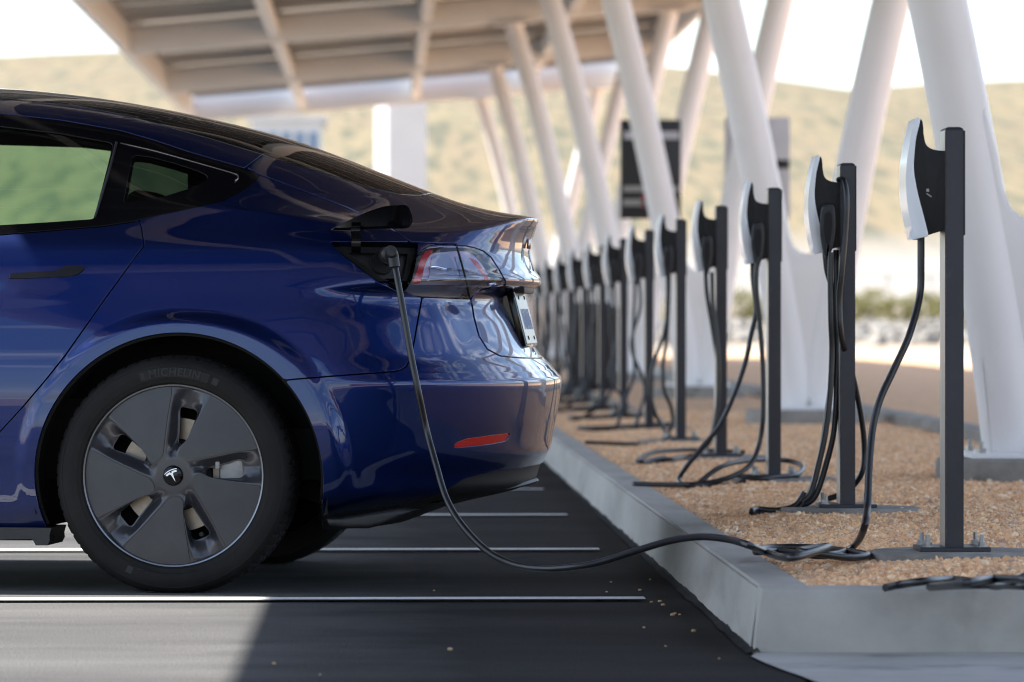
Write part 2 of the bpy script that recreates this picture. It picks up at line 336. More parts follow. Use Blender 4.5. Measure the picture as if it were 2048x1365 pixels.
def clip_mesh(field, V=None, Nn=None, T=None):
    V = V0 if V is None else V; Nn = N0 if Nn is None else Nn; T = TRI if T is None else T
    s = field[T]; full = (s < 0).all(1); part = (s < 0).any(1) & ~full
    verts = []; norms = []; remap = {}; faces = []
    def vid(i):
        if i not in remap: remap[i] = len(verts); verts.append(V[i]); norms.append(Nn[i])
        return remap[i]
    def eid(i, j):
        k = (min(i, j), max(i, j), 'e')
        if k not in remap:
            a, b = field[k[0]], field[k[1]]; t = a / (a - b); remap[k] = len(verts); verts.append(V[k[0]] * (1 - t) + V[k[1]] * t)
            n = Nn[k[0]] * (1 - t) + Nn[k[1]] * t; norms.append(n / max(np.linalg.norm(n), 1e-9))
        return remap[k]
    for tri in T[full]: faces.append(tuple(vid(int(i)) for i in tri))
    for tri in T[part]:
        o = []
        for a in range(3):
            i, j = int(tri[a]), int(tri[(a + 1) % 3])
            if field[i] < 0: o.append(vid(i))
            if (field[i] < 0) != (field[j] < 0): o.append(eid(i, j))
        if len(o) >= 3: faces.append(tuple(o))
    return np.array(verts), np.array(norms), faces
def panel(name, field, material, parent, side='both', off=0.0, rim=.014, V=None, Nn=None, T=None, mirror=YC):
    v, n, fs = clip_mesh(field, V, Nn, T)
    if len(fs) == 0: print('EMPTY PANEL', name); return None
    v = v + n * off
    fs = [f for f in fs if len(set(f)) == len(f)]
    f0 = fs[len(fs) // 3]; a, b, c = v[f0[0]], v[f0[1]], v[f0[2]]
    flip = np.dot(np.cross(b - a, c - a), n[f0[0]]) < 0
    # boundary rim going inward
    if rim:
        cnt = {}
        for f in fs:
            for a in range(len(f)):
                e = (f[a], f[(a + 1) % len(f)]); k = (min(e), max(e))
                cnt[k] = None if k in cnt else e
        base = len(v); ev = [e for e in cnt.values() if e is not None]
        ev = [e for e in ev if not (abs(v[e[0]][1] - mirror) < 1e-4 and abs(v[e[1]][1] - mirror) < 1e-4)]
        ids = sorted({i for e in ev for i in e}); mp1 = {i: base + k for k, i in enumerate(ids)}; mp2 = {i: base + len(ids) + k for k, i in enumerate(ids)}
        mp3 = {i: base + 2 * len(ids) + k for k, i in enumerate(ids)}
        if ids:
            nin = n[ids]
            v = np.concatenate([v, v[ids], v[ids] - nin * .0015, v[ids] - nin * rim])
            # lateral direction away from panel, approximated per vertex
            tang = np.zeros((len(ids), 3)); pos = {i: k for k, i in enumerate(ids)}
            for a, b in ev:
                d = v[b] - v[a]; t = np.cross(d, n[a]); l = np.linalg.norm(t)
                if l > 1e-9: t /= l; tang[pos[a]] += t; tang[pos[b]] += t
            tang /= np.maximum(np.linalg.norm(tang, axis=1, keepdims=True), 1e-9)
            n = np.concatenate([n, n[:0], (nin + tang * .2), tang * .9 + nin * .35, tang])
            v[base + len(ids):] += np.concatenate([tang * .0008, tang * .0008])
            for a, b in ev:
                fs.append((mp1[a], mp2[a], mp2[b], mp1[b])); fs.append((mp2[a], mp3[a], mp3[b], mp2[b]))
            n = n / np.maximum(np.linalg.norm(n, axis=1, keepdims=True), 1e-9)
    def mk(nm, vv, nn, ff):
        me = bpy.data.meshes.new(nm); me.from_pydata(vv.tolist(), [], ff); me.update()
        for p in me.polygons: p.use_smooth = True
        me.normals_split_custom_set_from_vertices(nn.tolist())
        return link_mesh(nm, me, material, parent)
    # orientation so that faces agree with normals
    if flip: fs = [f[::-1] for f in fs]
    v2 = v.copy(); v2[:, 1] = 2 * mirror - v2[:, 1]; n2 = n.copy(); n2[:, 1] *= -1; fs2 = [tuple(reversed(f)) for f in fs]
    if side == 'both':
        k = len(v); return mk(name, np.concatenate([v, v2]), np.concatenate([n, n2]), fs + [tuple(i + k for i in f) for f in fs2])
    if side == 'near': return mk(name, v, n, fs)
    if side == 'far': return mk(name, v2, n2, fs2)
    return mk(name, v, n, fs), mk(name, v2, n2, fs2)
def surf(px, py, out=0.0):
    d = (U0[:, 0] - px) ** 2 + (U0[:, 1] - py) ** 2; m = (N0[:, 1] < 0.05)
    k = np.argsort(np.where(m, d, 1e12))[:4]; w_ = 1 / (d[k] + 1e-3); w_ /= w_.sum()
    Y = (V0[k, 1] * w_).sum(); n = (N0[k] * w_[:, None]).sum(0); n /= np.linalg.norm(n)
    p = atc(px, py, Y); return p + Vector(n) * out, Vector(n)

car = empty('blue_car', (axR, YC, 0)); car.rotation_euler = (0, 0, -ALPHA); tag(car, 'dark blue four door car with fastback roof, charging with its port flap raised', 'car')
# ---- outlines in photo pixels
DLO = [(-1300,440),(-1000,300),(-700,222),(-350,214),(0,227),(120,240),(241,261),(310,281),(379,304),(440,322),(489,336),(510,343),(520,350),(512,361),(499,373),(476,387),(448,401),(400,414),(344,425),(300,434),(272,441),(207,451),(100,460),(0,468),(-500,490),(-1250,500)]
GL_D = [(-560,245),(-300,243),(0,252),(120,266),(220,284),(226,289),(224,300),(188,436),(184,438),(100,444),(0,450),(-560,472)]
GL_F = [(-1230,440),(-1000,325),(-800,262),(-640,246),(-640,472),(-1200,482)]
GL_Q = [(264,313),(274,310),(300,313),(350,326),(396,341),(414,350),(416,357),(408,364),(380,376),(330,392),(290,401),(246,405)]
DOORR = [(-600,472),(0,470),(207,453),(271,443),(274,428),(278,436),(284,460),(288,488),(286,494),(250,543),(210,598),(170,655),(130,712),(90,762),(45,815),(0,864),(-40,912),(-60,960),(-65,1010),(-66,1040),(-600,1040)]
DOORF = [(-1245,503),(-604,474),(-604,1040),(-1440,1040),(-1500,960),(-1490,600)]
ROOFG = [(-700,50),(-640,208),(-300,194),(0,199),(138,208),(230,226),(310,246),(420,277),(527,309),(602,332),(680,356),(745,377),(800,389),(840,391),(866,386),(900,50)]
WSCR = [(-720,50),(-700,205),(-850,228),(-1010,270),(-1330,425),(-1420,440),(-1600,420),(-1800,50)]
TRUNKTOP = [(491,336),(527,309),(602,332),(680,356),(745,377),(800,389),(840,391),(866,386),(900,50),(1300,50),(1300,717),(1085,717),(1040,716),(1000,712),(975,699),(958,672),(948,635),(942,598),(940,590),
    (913,488),(824,485),(782,458),(700,417),(620,387),(520,350),(510,343)]
LAMP = [(857,492),(880,490),(908,491),(930,492),(948,496),(967,503),(982,515),(997,538),(1010,561),(1011,571),(1003,572),(978,576),(960,581),(950,588),(942,598),(908,597),(842,594),(824,590),(813,583),(824,560),(833,525),(843,500)]
PORT = [(662,485),(750,484),(824,485),(836,490),(833,520),(824,558),(813,580),(802,585),(789,580),(758,564),(720,536),(684,508)]
BUMP = [(548,763),(600,758),(700,750),(780,744),(800,741),(813,733),(821,715),(829,680),(836,640),(844,596),(842,594),(908,597),(942,598),(948,635),(958,672),(975,699),(1000,712),(1040,716),(1085,717),(1400,717),(1400,1400),(548,1400)]
DIFF = [(1400,926),(1082,929),(1040,937),(1000,943),(960,950),(930,958),(908,972),(880,988),(850,998),(800,1010),(740,1020),(690,1027),(640,1031),(560,1032),(560,1500),(1400,1500)]
SILL = [(-3000,1062),(150,1062),(150,1500),(-3000,1500)]
REFL = [(905,895),(914,886),(935,878),(980,872),(1020,867),(1018,874),(1010,883),(985,888),(945,893),(912,896)]
S = {k: sdpoly(U0, p) for k, p in dict(DLO=DLO, GLD=GL_D, GLF=GL_F, GLQ=GL_Q, DR=DOORR, DF=DOORF, ROOF=ROOFG, WS=WSCR, TR=TRUNKTOP, LAMP=LAMP, PORT=PORT, BUMP=BUMP, DIFF=DIFF, SILL=SILL, REFL=REFL).items()}
def archd(px, py):
    return px
ar1 = np.hypot(V0[:, 0] - AX_R, V0[:, 2] - AZ_R); ar2 = np.hypot(V0[:, 0] - AX_R + 2.875, V0[:, 2] - AZ_R)
ARCH = np.minimum(ar1, ar2) * 740 - AR * 740
ARCH = np.where(V0[:, 1] < YC - .45, ARCH, 200.)      # only the side
BOT = (.158 - V0[:, 2]) * 740
mx_ = np.maximum; g = 1.7
HOODC = np.where(V0[:, 0] < XFE + 1.55, -50., 50.)
body_cut = mx_(-ARCH, BOT)
# painted panels
panel('rear_door', mx_.reduce([S['DR'] + g, -S['DLO'] + .6, -ARCH, S['SILL'] * -1, BOT]), M['paint'], car, 'pair')
panel('front_door', mx_.reduce([S['DF'] + g, -S['DLO'] + .6, -ARCH, -S['SILL']]), M['paint'], car, 'pair')
quarter = mx_.reduce([-S['DR'] + g, -S['DF'] + g, -S['DLO'] + .8, -S['TR'] + g, -S['LAMP'] + g, -S['PORT'] + g, -S['BUMP'] + g, -S['ROOF'] + 1.0, -S['WS'] + 1.0, -ARCH, -S['SILL'], BOT])
JOINT = (U0[:, 0] - 491) * 26 + (U0[:, 1] - 336) * 36      # short seam between roof rail and tail panel
panel('quarter_panel', quarter, M['paint'], car, 'both')
panel('trunk_lid', mx_.reduce([S['TR'] + g, -S['LAMP'] + g, -S['ROOF'] + 1.0]), M['paint'], car, 'both')
bumper = panel('rear_bumper', mx_.reduce([S['BUMP'] + g, -S['DIFF'] + .8, -ARCH, -S['LAMP'] + g, -S['REFL'] + .8, BOT]), M['paint'], car, 'both')
panel('diffuser', mx_.reduce([S['DIFF'] + .2, -ARCH, BOT]), M['blackplastic'], car, 'both', off=-.004)
panel('side_skirt', mx_.reduce([S['SILL'] + .2, -ARCH, -S['DIFF'], (.135 - V0[:, 2]) * 740]), M['blackplastic'], car, 'pair', off=-.006)
panel('roof_glass', mx_(S['ROOF'] + .8, -900 - U0[:, 0]), M['roofglass'], car, 'both')
panel('windscreen', S['WS'] + 1.2, M['glass'], car, 'both')
trim = mx_.reduce([S['DLO'] + .3, -S['GLD'] + .2, -S['GLF'] + .2, -S['GLQ'] + .2])
panel('window_trim', trim, M['blackgloss'], car, 'pair', off=-.0015)
panel('window_glass', S['GLD'], M['glass'], car, 'pair', off=-.006, rim=0)
panel('window_glass', S['GLF'], M['glass'], car, 'pair', off=-.006, rim=0)
panel('quarter_glass', S['GLQ'], M['qglass'], car, 'pair', off=-.003, rim=0)
# inner dark shell behind every gap, open at the windows and arches
WIN = np.minimum(np.minimum(S['GLD'], S['GLF']), np.minimum(S['GLQ'], S['WS']))
panel('inner_shell', mx_.reduce([-WIN - 4, -ARCH - 6, -S['PORT'] - 14, -S['LAMP'] + 4, BOT + 8, np.where(U0[:, 1] < 0, 5., -5.)]), M['void'], car, 'both', off=-.020, rim=0)
# bright edge between door glass and quarter glass
def strip(name, pts, wd, out_, material, parent, k=6, th=.004):
    bm = BM(); P = [surf(a, b, out_) for a, b in pts]; tube(bm, [p for p, n in P], wd, n=8, k=k); return obj(name, bm, material, parent)
strip('window_seal', [(233,286),(222,330),(206,384),(190,436)], .0035, .002, M['blackplastic'], car)
strip('window_seal', [(241,287),(310,303),(400,328),(468,348),(476,356),(470,363)], .0018, .001, M['chrome'], car)
# ---- tail lamp
for sgn in (0, 1):
    lampset = dict(V=V0, Nn=N0)
    side = ('near', 'far')[sgn]
    lens = panel('tail_lamp', S['LAMP'] + .6, M['lens'], car, side, off=-.001, rim=.010)
    def sub(nm, poly, m, off, rim=.006):
        return panel(nm, sdpoly(U0, poly), m, lens, side, off=off, rim=rim)
    def lay(nm, off, m, poly=None): return sub(nm, poly, m, off)
    M.setdefault('lampback', mat('lamp_housing', (.82, .74, .95), .3, .0))
    M.setdefault('lampblue', mat('lamp_reflector_bowl', (.50, .60, .82), .35, .0))
    M.setdefault('lampdark', mat('lamp_dark_edge', (.30, .37, .43), .3, 0))
    M.setdefault('lampbar', mat('lamp_chrome_bar', (.85, .86, .9), .08, 1))
    M.setdefault('lampred', mat('lamp_red_strip', (.85, .008, .018), .25, 0, Coat_Weight=.5))
    sub('lamp_housing', LAMP, M['lampdark'], -.034, 0)
    sub('lamp_housing', [(871,500),(880,495),(910,494),(930,496),(950,500),(966,508),(980,522),(994,546),(1000,560),(975,562),(940,566),(934,586),(828,582),(836,560)], M['lampback'], -.026)
    sub('reflector_bowl', [(874,506),(884,501),(908,502),(920,522),(934,566),(928,573),(866,573),(864,560),(868,540)], M['lampblue'], -.022)
    sub('reflector_bowl', [(922,506),(950,510),(966,520),(976,534),(982,550),(960,561),(938,562)], M['lampblue'], -.022)
    sub('red_strip', [(855,498),(864,495),(871,497),(860,512),(852,535),(843,574),(828,577),(834,552),(846,515)], M['lampred'], -.012)
    sub('red_strip', [(950,508),(968,518),(984,540),(994,560),(988,561),(976,541),(960,522)], M['lampred'], -.021)
    for pts in ([(867,530),(880,530),(898,534)], [(900,534),(909,535)], [(918,534),(940,537),(961,541)], [(866,541),(890,544),(908,545)], [(934,549),(966,551)], [(866,556),(921,558)]):
        bm = BM(); wd = .0040 if pts[0][1] in (530, 534) else .0014
        P = [surf(a, b, -.014)[0] for a, b in pts]
        if sgn: P = [Vector((p.x, 2 * YC - p.y, p.z)) for p in P]
        tube(bm, P, wd, n=8, k=4); obj('light_bar', bm, M['lampbar'], lens)
    bm = BM(); P = [surf(a, b, -.0005)[0] for a, b in [(914,494),(920,515),(930,552),(940,594)]]
    if sgn: P = [Vector((p.x, 2 * YC - p.y, p.z)) for p in P]
    tube(bm, P, .0028, n=8, k=4); obj('lamp_divider', bm, M['matteblack'], lens)
panel('bumper_reflector', S['REFL'] + .4, M['red'], car, 'pair', off=-.002, rim=.006)
# ---- charge port
panel('charge_port', S['PORT'] + .2, M['blackplastic'], car, 'near', off=-.030, rim=0)
port_wall = None
bm = BM()
poly = smooth_poly([(p[0], p[1], 0) for p in PORT], 3)
ring_o = []; ring_i = []
for p in poly:
    a, n = surf(p.x, p.y, -.002); ring_o.append(bm.verts.new(a)); ring_i.append(bm.verts.new(a - n * .03))
for i in range(len(poly)):
    k = (i + 1) % len(poly); bm.faces.new((ring_o[i], ring_o[k], ring_i[k], ring_i[i]))
obj('charge_port_frame', bm, M['blackgloss'], car)
pp, pn = surf(768, 520, -.028)
bm = BM(); cyl(bm, pp, pp + pn * .010, .032, .032, 36); obj('charge_socket', bm, M['void'], car)
# raised flap (seen from its inner side) and its hinge arm
fp = [(662,461),(676,452),(700,440),(735,424),(770,413),(796,411),(812,411),(819,418),(824,432),(825,444),(821,452),(813,457),(780,458),(740,459),(700,461)]
bm = BM(); n0 = surf(740, 470)[1]
def flap_pt(px, py, d):
    Y = surf(740, 478)[0].y - .018 - (470 - py) * .00085
    return atc(px, py, Y + d)
fpo = smooth_poly([(a, b, 0) for a, b in fp], 3)
A1 = [bm.verts.new(flap_pt(p.x, p.y, 0)) for p in fpo]; c = Vector((745, 440, 0))
A2 = [bm.verts.new(flap_pt(*(c + (p - c) * .955).xy, .0)) for p in fpo]
A3 = [bm.verts.new(flap_pt(*(c + (p - c) * .93).xy, .007)) for p in fpo]
A4 = [bm.verts.new(flap_pt(p.x, p.y, .012)) for p in fpo]
for R1, R2 in ((A4, A1), (A1, A2), (A2, A3)):
    for i in range(len(fpo)): k = (i + 1) % len(fpo); bm.faces.new((R1[i], R1[k], R2[k], R2[i]))
bm.faces.new(A3); bm.faces.new(A4[::-1])
flap = obj('charge_port_flap', bm, M['blackgloss'], car)
bm = BM()
arm = [flap_pt(711, 452, -.004), atc(711, 462, flap_pt(711, 462, 0).y - .006), atc(712, 478, surf(711, 480)[0].y - .026), atc(712, 492, surf(711, 488)[0].y - .014), atc(712, 506, surf(711, 495)[0].y + .012)]
P = catmull(arm, 6); wv = Vector((.0125, 0, 0)); rows = []
for p in P: rows.append([bm.verts.new(p - wv), bm.verts.new(p + wv), bm.verts.new(p + wv + Vector((0, .009, 0))), bm.verts.new(p - wv + Vector((0, .009, 0)))])
for a, b in zip(rows, rows[1:]):
    for i in range(4): bm.faces.new((a[i], a[(i + 1) % 4], b[(i + 1) % 4], b[i]))
bm.faces.new(rows[0]); bm.faces.new(rows[-1][::-1])
obj('flap_hinge', bm, M['blackgloss'], car)
# ---- door handles
HAND = [(17,553),(22,548),(60,545),(110,542),(122,539),(134,532),(165,531),(171,535),(168,542),(158,550),(140,554),(80,557),(22,559)]
hp = smooth_poly([(a, b, 0) for a, b in HAND], 3)
for (shift, nm) in ((0, 'door_handle'), (-640, 'door_handle')):
    for s_ in (0, 1):
        bm = BM(); O = []; I = []; Tt = []
        c = Vector((95 + shift, 546, 0))
        for p in hp:
            pq = p + Vector((shift, 0, 0)); a, n = surf(pq.x, pq.y, .0); b2 = c + (pq - c) * .95
            q1 = surf(b2.x, b2.y, .004)[0]; O.append(a - n * .004); I.append(q1)
        if s_: O = [Vector((p.x, 2 * YC - p.y, p.z)) for p in O]; I = [Vector((p.x, 2 * YC - p.y, p.z)) for p in I]
        Ov = [bm.verts.new(p) for p in O]; Iv = [bm.verts.new(p) for p in I]
        for i in range(len(Ov)): k = (i + 1) % len(Ov); bm.faces.new((Ov[i], Ov[k], Iv[k], Iv[i]))
        bm.faces.new(Iv)
        obj(nm, bm, mat('dark_handle', (.005, .005, .007), .35, 0, Specular_IOR_Level=.25), car)
# ---- wheel-arch liner, floor, underbody
for ax in (AX_R, AX_R - 2.875):
    for sgn in (-1, 1):
        bm = BM(); prev = None; c_ = bm.verts.new((ax, YC - sgn * .60, AZ_R + .05))
        for i in range(41):
            t = -0.25 + (math.pi + .5) * i / 40; x = ax + math.cos(t) * (AR + .012); z = AZ_R + math.sin(t) * (AR + .012)
            cur = [bm.verts.new((x, YC - sgn * .895, z)), bm.verts.new((x, YC - sgn * .60, z))]
            if prev: bm.faces.new((prev[0], prev[1], cur[1], cur[0])); bm.faces.new((prev[1], c_, cur[1]))
            prev = cur
        obj('wheel_arch_liner', bm, M['void'], car)
bm = BM()
fl = [(XFE + .3, .20), (axF - .45, .17), (axF + .42, .165), (axR - .41, .165), (axR - .38, .30), (axR + .37, .30), (axR + .47, .22), (axR + .58, .27), (axR + .58, .34), (axR + .47, .44), (axF - .45, .44), (XFE + .3, .35)]
prism(bm, fl, YC - .70, YC + .70)
obj('underbody', bm, M['void'], car, smooth=False)
# lower valance hanging behind the wheel and ahead of it
bm = BM()
val = [atc(a, b, YC - 0.825) for a, b in [(652,1036),(658,1052),(690,1057),(738,1057),(765,1050),(800,1036),(840,1019),(800,1017),(740,1026),(690,1034)]]
for s_ in (0, 1):
    y0 = YC - .845 if not s_ else YC + .795
    if s_: bm = BM()
    prism(bm, [(p.x, p.z) for p in val], y0, y0 + .05, .012); obj('valance', bm, M['blackplastic'], car)
sk = [atc(a, b, YC - .875) for a, b in [(66,1078),(73,1091),(96,1091),(101,1081),(100,1071),(104,1056)]]
sk = [Vector((axF + .45, 0, .185)), Vector((axF + .45, 0, .150)), Vector((axR - .50, 0, .142))] + sk
for s_ in (0, 1):
    y0 = YC - .885 if not s_ else YC + .665
    bm = BM(); prism(bm, [(p.x, p.z) for p in sk], y0, y0 + .22); obj('sill_end', bm, M['blackplastic'], car)
bm = BM()
dl = catmull([atc(880,1003,YC - .575), atc(950,992,YC - .475), atc(1010,981,YC - .325), atc(1050,971,YC - .175), atc(1072,964,YC)], 6)
und = [Vector((p.x - .02, p.y, p.z - .012)) for p in dl]
full = [(p, Vector((p.x - .5, p.y, .22))) for p in dl]; full += [(Vector((a.x, 2 * YC - a.y, a.z)), Vector((b.x, 2 * YC - b.y, b.z))) for a, b in reversed(full[:-1])]
prev = None
for a, b in full:
    cur = [bm.verts.new(a + Vector((0, 0, .010))), bm.verts.new(a + Vector((.006, 0, .003))), bm.verts.new(a - Vector((.004, 0, .004))), bm.verts.new(b), bm.verts.new(b + Vector((0, 0, .06)))]
    if prev:
        for i in range(5): bm.faces.new((prev[i], prev[(i + 1) % 5], cur[(i + 1) % 5], cur[i]))
    prev = cur
obj('diffuser_lip', bm, M['blackplastic'], car)
# ---- interior
bm = BM(); bx(bm, (-2.1, YC, .47), (3.2, 1.45, .1)); bx(bm, (axR + .29, YC, .90), (.44, 1.3, .05)); obj('cabin_floor', bm, M['void'], car)
M['seat'] = mat('black_seat', (.012, .012, .013), .6)
def seat(x, y, wd, z0=.55, top=1.16, head=True, lean=.22):
    bm = BM(); R = Matrix.Rotation(lean, 3, 'Y')
    bx(bm, (x - .28, y, z0), (.52, wd, .2), None, .06, 3); bx(bm, (x + .04, y, (z0 + top - .12) / 2 + .05), (.15, wd, top - z0 - .10), R, .055, 3)
    if head: bx(bm, (x + .13, y, top + .03), (.11, min(wd, .27), .17), R, .045, 3)
    o = obj('seat', bm, M['seat'], car)
for s_ in (-1, 1): seat(-1.95, YC + s_ * .38, .50); 
seat(axR - .36, YC, 1.20, top=1.03, head=False)
for yy in (-.42, 0, .42):
    bm = BM(); bx(bm, (axR - .16, YC + yy, 1.03 if yy else 1.01), (.09, .26, .14), Matrix.Rotation(.22, 3, 'Y'), .04, 3); obj('rear_headrest', bm, M['seat'], car)
# ---- number plate
M['plate'] = noisy('number_plate', (.62, .64, .66), (.74, .75, .76), 8, .25, metal=.3)
M['plateink'] = mat('plate_ink', (.36, .42, .60), .4)
pt, pb = atc(1041, 584, YC), atc(1067, 687, YC)
dirv = (Vector((pb.x, 0, pb.z)) - Vector((pt.x, 0, pt.z))).normalized(); nrmv = Vector((-dirv.z, 0, dirv.x))
Hh = (Vector((pb.x, 0, pb.z)) - Vector((pt.x, 0, pt.z))).length; cc = Vector(((pt.x + pb.x) / 2, YC, (pt.z + pb.z) / 2))
Rp = Matrix((Vector((0, 1, 0)), dirv, nrmv)).transposed()
bm = BM(); bx(bm, cc - nrmv * .004, (.305, Hh, .003), Rp, .0012, 1); plate = obj('number_plate', bm, M['plate'], car)
bm = BM(); bx(bm, cc - nrmv * .016, (.33, Hh + .012, .020), Rp, .004, 2); bx(bm, cc - nrmv * .045, (.30, Hh - .01, .05), Rp); obj('plate_holder', bm, M['blackgloss'], car)
for a in (-1, 1):
    for b in (-1, 1):
        bm = BM(); c0 = cc + Rp @ Vector((a * .088, b * (Hh / 2 - .017), -.004)); cyl(bm, c0, c0 + nrmv * .004, .006, .006, 16); obj('plate_screw', bm, M['matteblack'], plate)
bm = BM()
for i in range(6):
    for k in range(2):
        bx(bm, cc + Rp @ Vector((-.105 + i * .040 + k * .016, .004 + (.012 if k == 1 and i % 2 else 0), -.0016)), (.0032, .060 if k == 0 else .036, .0022), Rp)
obj('plate_lettering', bm, M['plateink'], plate)
# rear badge seen edge-on, and boot-lid camera block
bm = BM(); c0 = atc(1058.5, 488, YC); bx(bm, c0, (.012, .022, .03), Matrix.Rotation(.1, 3, 'Y'), .003, 2); bx(bm, atc(1063, 522, YC) - Vector((.001, 0, 0)), (.006, .006, .062), Matrix.Rotation(-.24, 3, 'Y'), .002, 2)
obj('boot_badge', bm, M['chrome'], car)
bm = BM(); bx(bm, atc(1042, 580, YC), (.05, .30, .022), None, .006, 2); obj('boot_handle', bm, M['blackplastic'], car)

# ================================================================== WHEELS
def wheel(cx, side):
    """side -1 = towards the camera"""
    cz = .318; R = .324; yo = YC + side * .905      # outer face plane
    def W3(x, z, d): return (cx + x, yo - side * d, cz + z)          # d = depth inward
    wh = BM()
    prof = [(.247, .003), (.2465, .000), (.2425, .001), (.2405, .006), (.2395, .02), (.231, .03), (.226, .05), (.221, .20), (.235, .215)]
    n = 120; rings = []
    for r, d in prof: rings.append([wh.verts.new(W3(math.cos(2 * math.pi * i / n) * r, math.sin(2 * math.pi * i / n) * r, d)) for i in range(n)])
    for a, b in zip(rings, rings[1:]):
        for i in range(n): wh.faces.new((a[i], a[(i + 1) % n], b[(i + 1) % n], b[i]))
    wo = obj('wheel', wh, M['rimedge'], car)
    # tyre
    tp = [(.2465, .002), (.252, -.006), (.262, -.0095), (.2635, -.0105), (.266, -.0105), (.275, -.0125), (.290, -.0125), (.301, -.009), (.3025, -.0098), (.305, -.0085), (.3125, -.002), (.318, .006), (.3215, .014), (.324, .026), (.3245, .048), (.3185, .0485), (.3185, .056), (.325, .0565), (.3255, .098), (.3195, .0985), (.3195, .107), (.3255, .1075),
          (.325, .150), (.3185, .1505), (.3185, .158), (.3245, .1585), (.324, .185), (.320, .2), (.30, .222), (.27, .225), (.24, .215)]
    tb = BM(); n = 360; rings = []
    for q_, (r, d) in enumerate(tp):
        ring = []
        for i in range(n):
            th = 2 * math.pi * i / n; rr = r
            if 11 <= q_ <= 14 and i % 6 == (0 if q_ < 14 else 1): rr -= .0045 if q_ > 11 else .002
            if q_ in (17, 18, 21, 22) and i % 4 == 0: rr -= .003
            ring.append(tb.verts.new(W3(math.cos(th) * rr, max(math.sin(th) * rr, -(cz - .0045)), d - (.004 * max(0, -math.sin(th) - .9) * 10 if q_ < 10 and q_ > 3 else 0))))
        rings.append(ring)
    for a, b in zip(rings, rings[1:]):
        for i in range(n): tb.faces.new((a[i], a[(i + 1) % n], b[(i + 1) % n], b[i]))
    ty = obj('tyre', tb, M['tyre'], wo, angle=28)
    # raised sidewall lettering
    def arc_text(s, rad, size, th0, flip=False, boxed=True):
        cu = bpy.data.curves.new('lettering', 'FONT'); cu.body = s; cu.size = size; cu.align_x = 'CENTER'; cu.align_y = 'CENTER'; cu.extrude = .0006; cu.offset = .0007; cu.shear = .12; cu.resolution_u = 3; cu.space_character = 1.08
        to = bpy.data.objects.new('lettering', cu); COL.objects.link(to); dg = bpy.context.evaluated_depsgraph_get(); me = bpy.data.meshes.new_from_object(to.evaluated_get(dg)); bpy.data.objects.remove(to); bpy.data.curves.remove(cu)
        for v in me.vertices:
            x, y, z = v.co; a = th0 - x / rad; r = rad + y; v.co = W3(math.cos(a) * r * 1, math.sin(a) * r, -.0135 - z * 1 - .0002)
        return me
    if side < 0:
        for base in (math.radians(90 - 1), math.radians(270 - 1)):
            lb = BM(); me = arc_text('MICHELIN', .2795, .0300, base); lb.from_mesh(me)
            me = bpy.data.meshes.new('tyre_lettering'); lb.to_mesh(me); lb.free(); link_mesh('tyre_lettering', me, M['tyretext'], wo)
            for k0, k1, r0, r1 in ((.295, .328, .270, .289), (-.385, -.445, .270, .289)):   # plain pads either side of the word
                lb = BM()
                for dd in (0, 1):
                    pass
                vs = []
                m_ = 6
                for i in range(m_ + 1):
                    a = base - (k0 + (k1 - k0) * i / m_) * -1; vs.append((a, r0, r1))
                for (a, r_0, r_1), (a2, _, _) in zip(vs, vs[1:]):
                    f_ = [lb.verts.new(W3(math.cos(t) * r, math.sin(t) * r, -.0136)) for t, r in ((a, r_0), (a2, r_0), (a2, r_1), (a, r_1))]; lb.faces.new(f_)
                bmesh.ops.remove_doubles(lb, verts=lb.verts, dist=1e-5); me = bpy.data.meshes.new('sidewall_pad'); lb.to_mesh(me); lb.free(); link_mesh('sidewall_pad', me, M['tyretext'], wo)
        for base in (math.radians(89), math.radians(269)):
            pb_ = BM()
            for a0, a1 in ((-.345, .345),):
                m_ = 24
                for i in range(m_):
                    t0, t1 = base + a0 + (a1 - a0) * i / m_, base + a0 + (a1 - a0) * (i + 1) / m_
                    pb_.faces.new([pb_.verts.new(W3(math.cos(t) * r, math.sin(t) * r, -.0129)) for t, r in ((t0, .2665), (t1, .2665), (t1, .2925), (t0, .2925))])
            bmesh.ops.remove_doubles(pb_, verts=pb_.verts, dist=1e-5)
            me = bpy.data.meshes.new('lettering_band'); pb_.to_mesh(me); pb_.free(); link_mesh('lettering_band', me, M['matteblack'], wo)
    # cover surface, polar grid, clipped
    sc = 1 / 1871.
    petal0 = [(-10,443),(-60,450),(-130,440),(-200,410),(-270,365),(-323,310),(-300,278),(-262,238),(-215,190),(-170,142),(-142,105),(-122,80),(-108,70),(-92,69),(-68,84),(-54,104),(-48,130),(-44,170),(-30,290)]
    petal0 = [tuple(p)[:2] for p in smooth_poly([(a, b, 0) for a, b in petal0], 4)]
    hole0 = [(22,352),(70,352),(124,330),(108,270),(90,215),(70,170),(55,152),(12,152),(14,200),(18,280)]
    hole0 = [(66 + (x - 66) * .82, 255 + (y - 255) * .88) for x, y in hole0]; hole0 = [tuple(p)[:2] for p in smooth_poly([(a, b, 0) for a, b in hole0], 4)]
    nr, na = 90, 720; rr = np.linspace(0.02, .2405, nr) ; aa = np.linspace(0, 2 * math.pi, na + 1)[:-1]
    Rg, Ag = np.meshgrid(rr, aa, indexing='ij'); X = Rg * np.cos(Ag); Z = Rg * np.sin(Ag); P2 = np.stack([X.ravel(), Z.ravel()], -1) / sc
    def rot(poly, k): a = -k * 2 * math.pi / 5; return [(x * math.cos(a) - y * math.sin(a), x * math.sin(a) + y * math.cos(a)) for x, y in poly]
    idx = np.arange(nr * na).reshape(nr, na); nx = np.roll(idx, -1, axis=1)
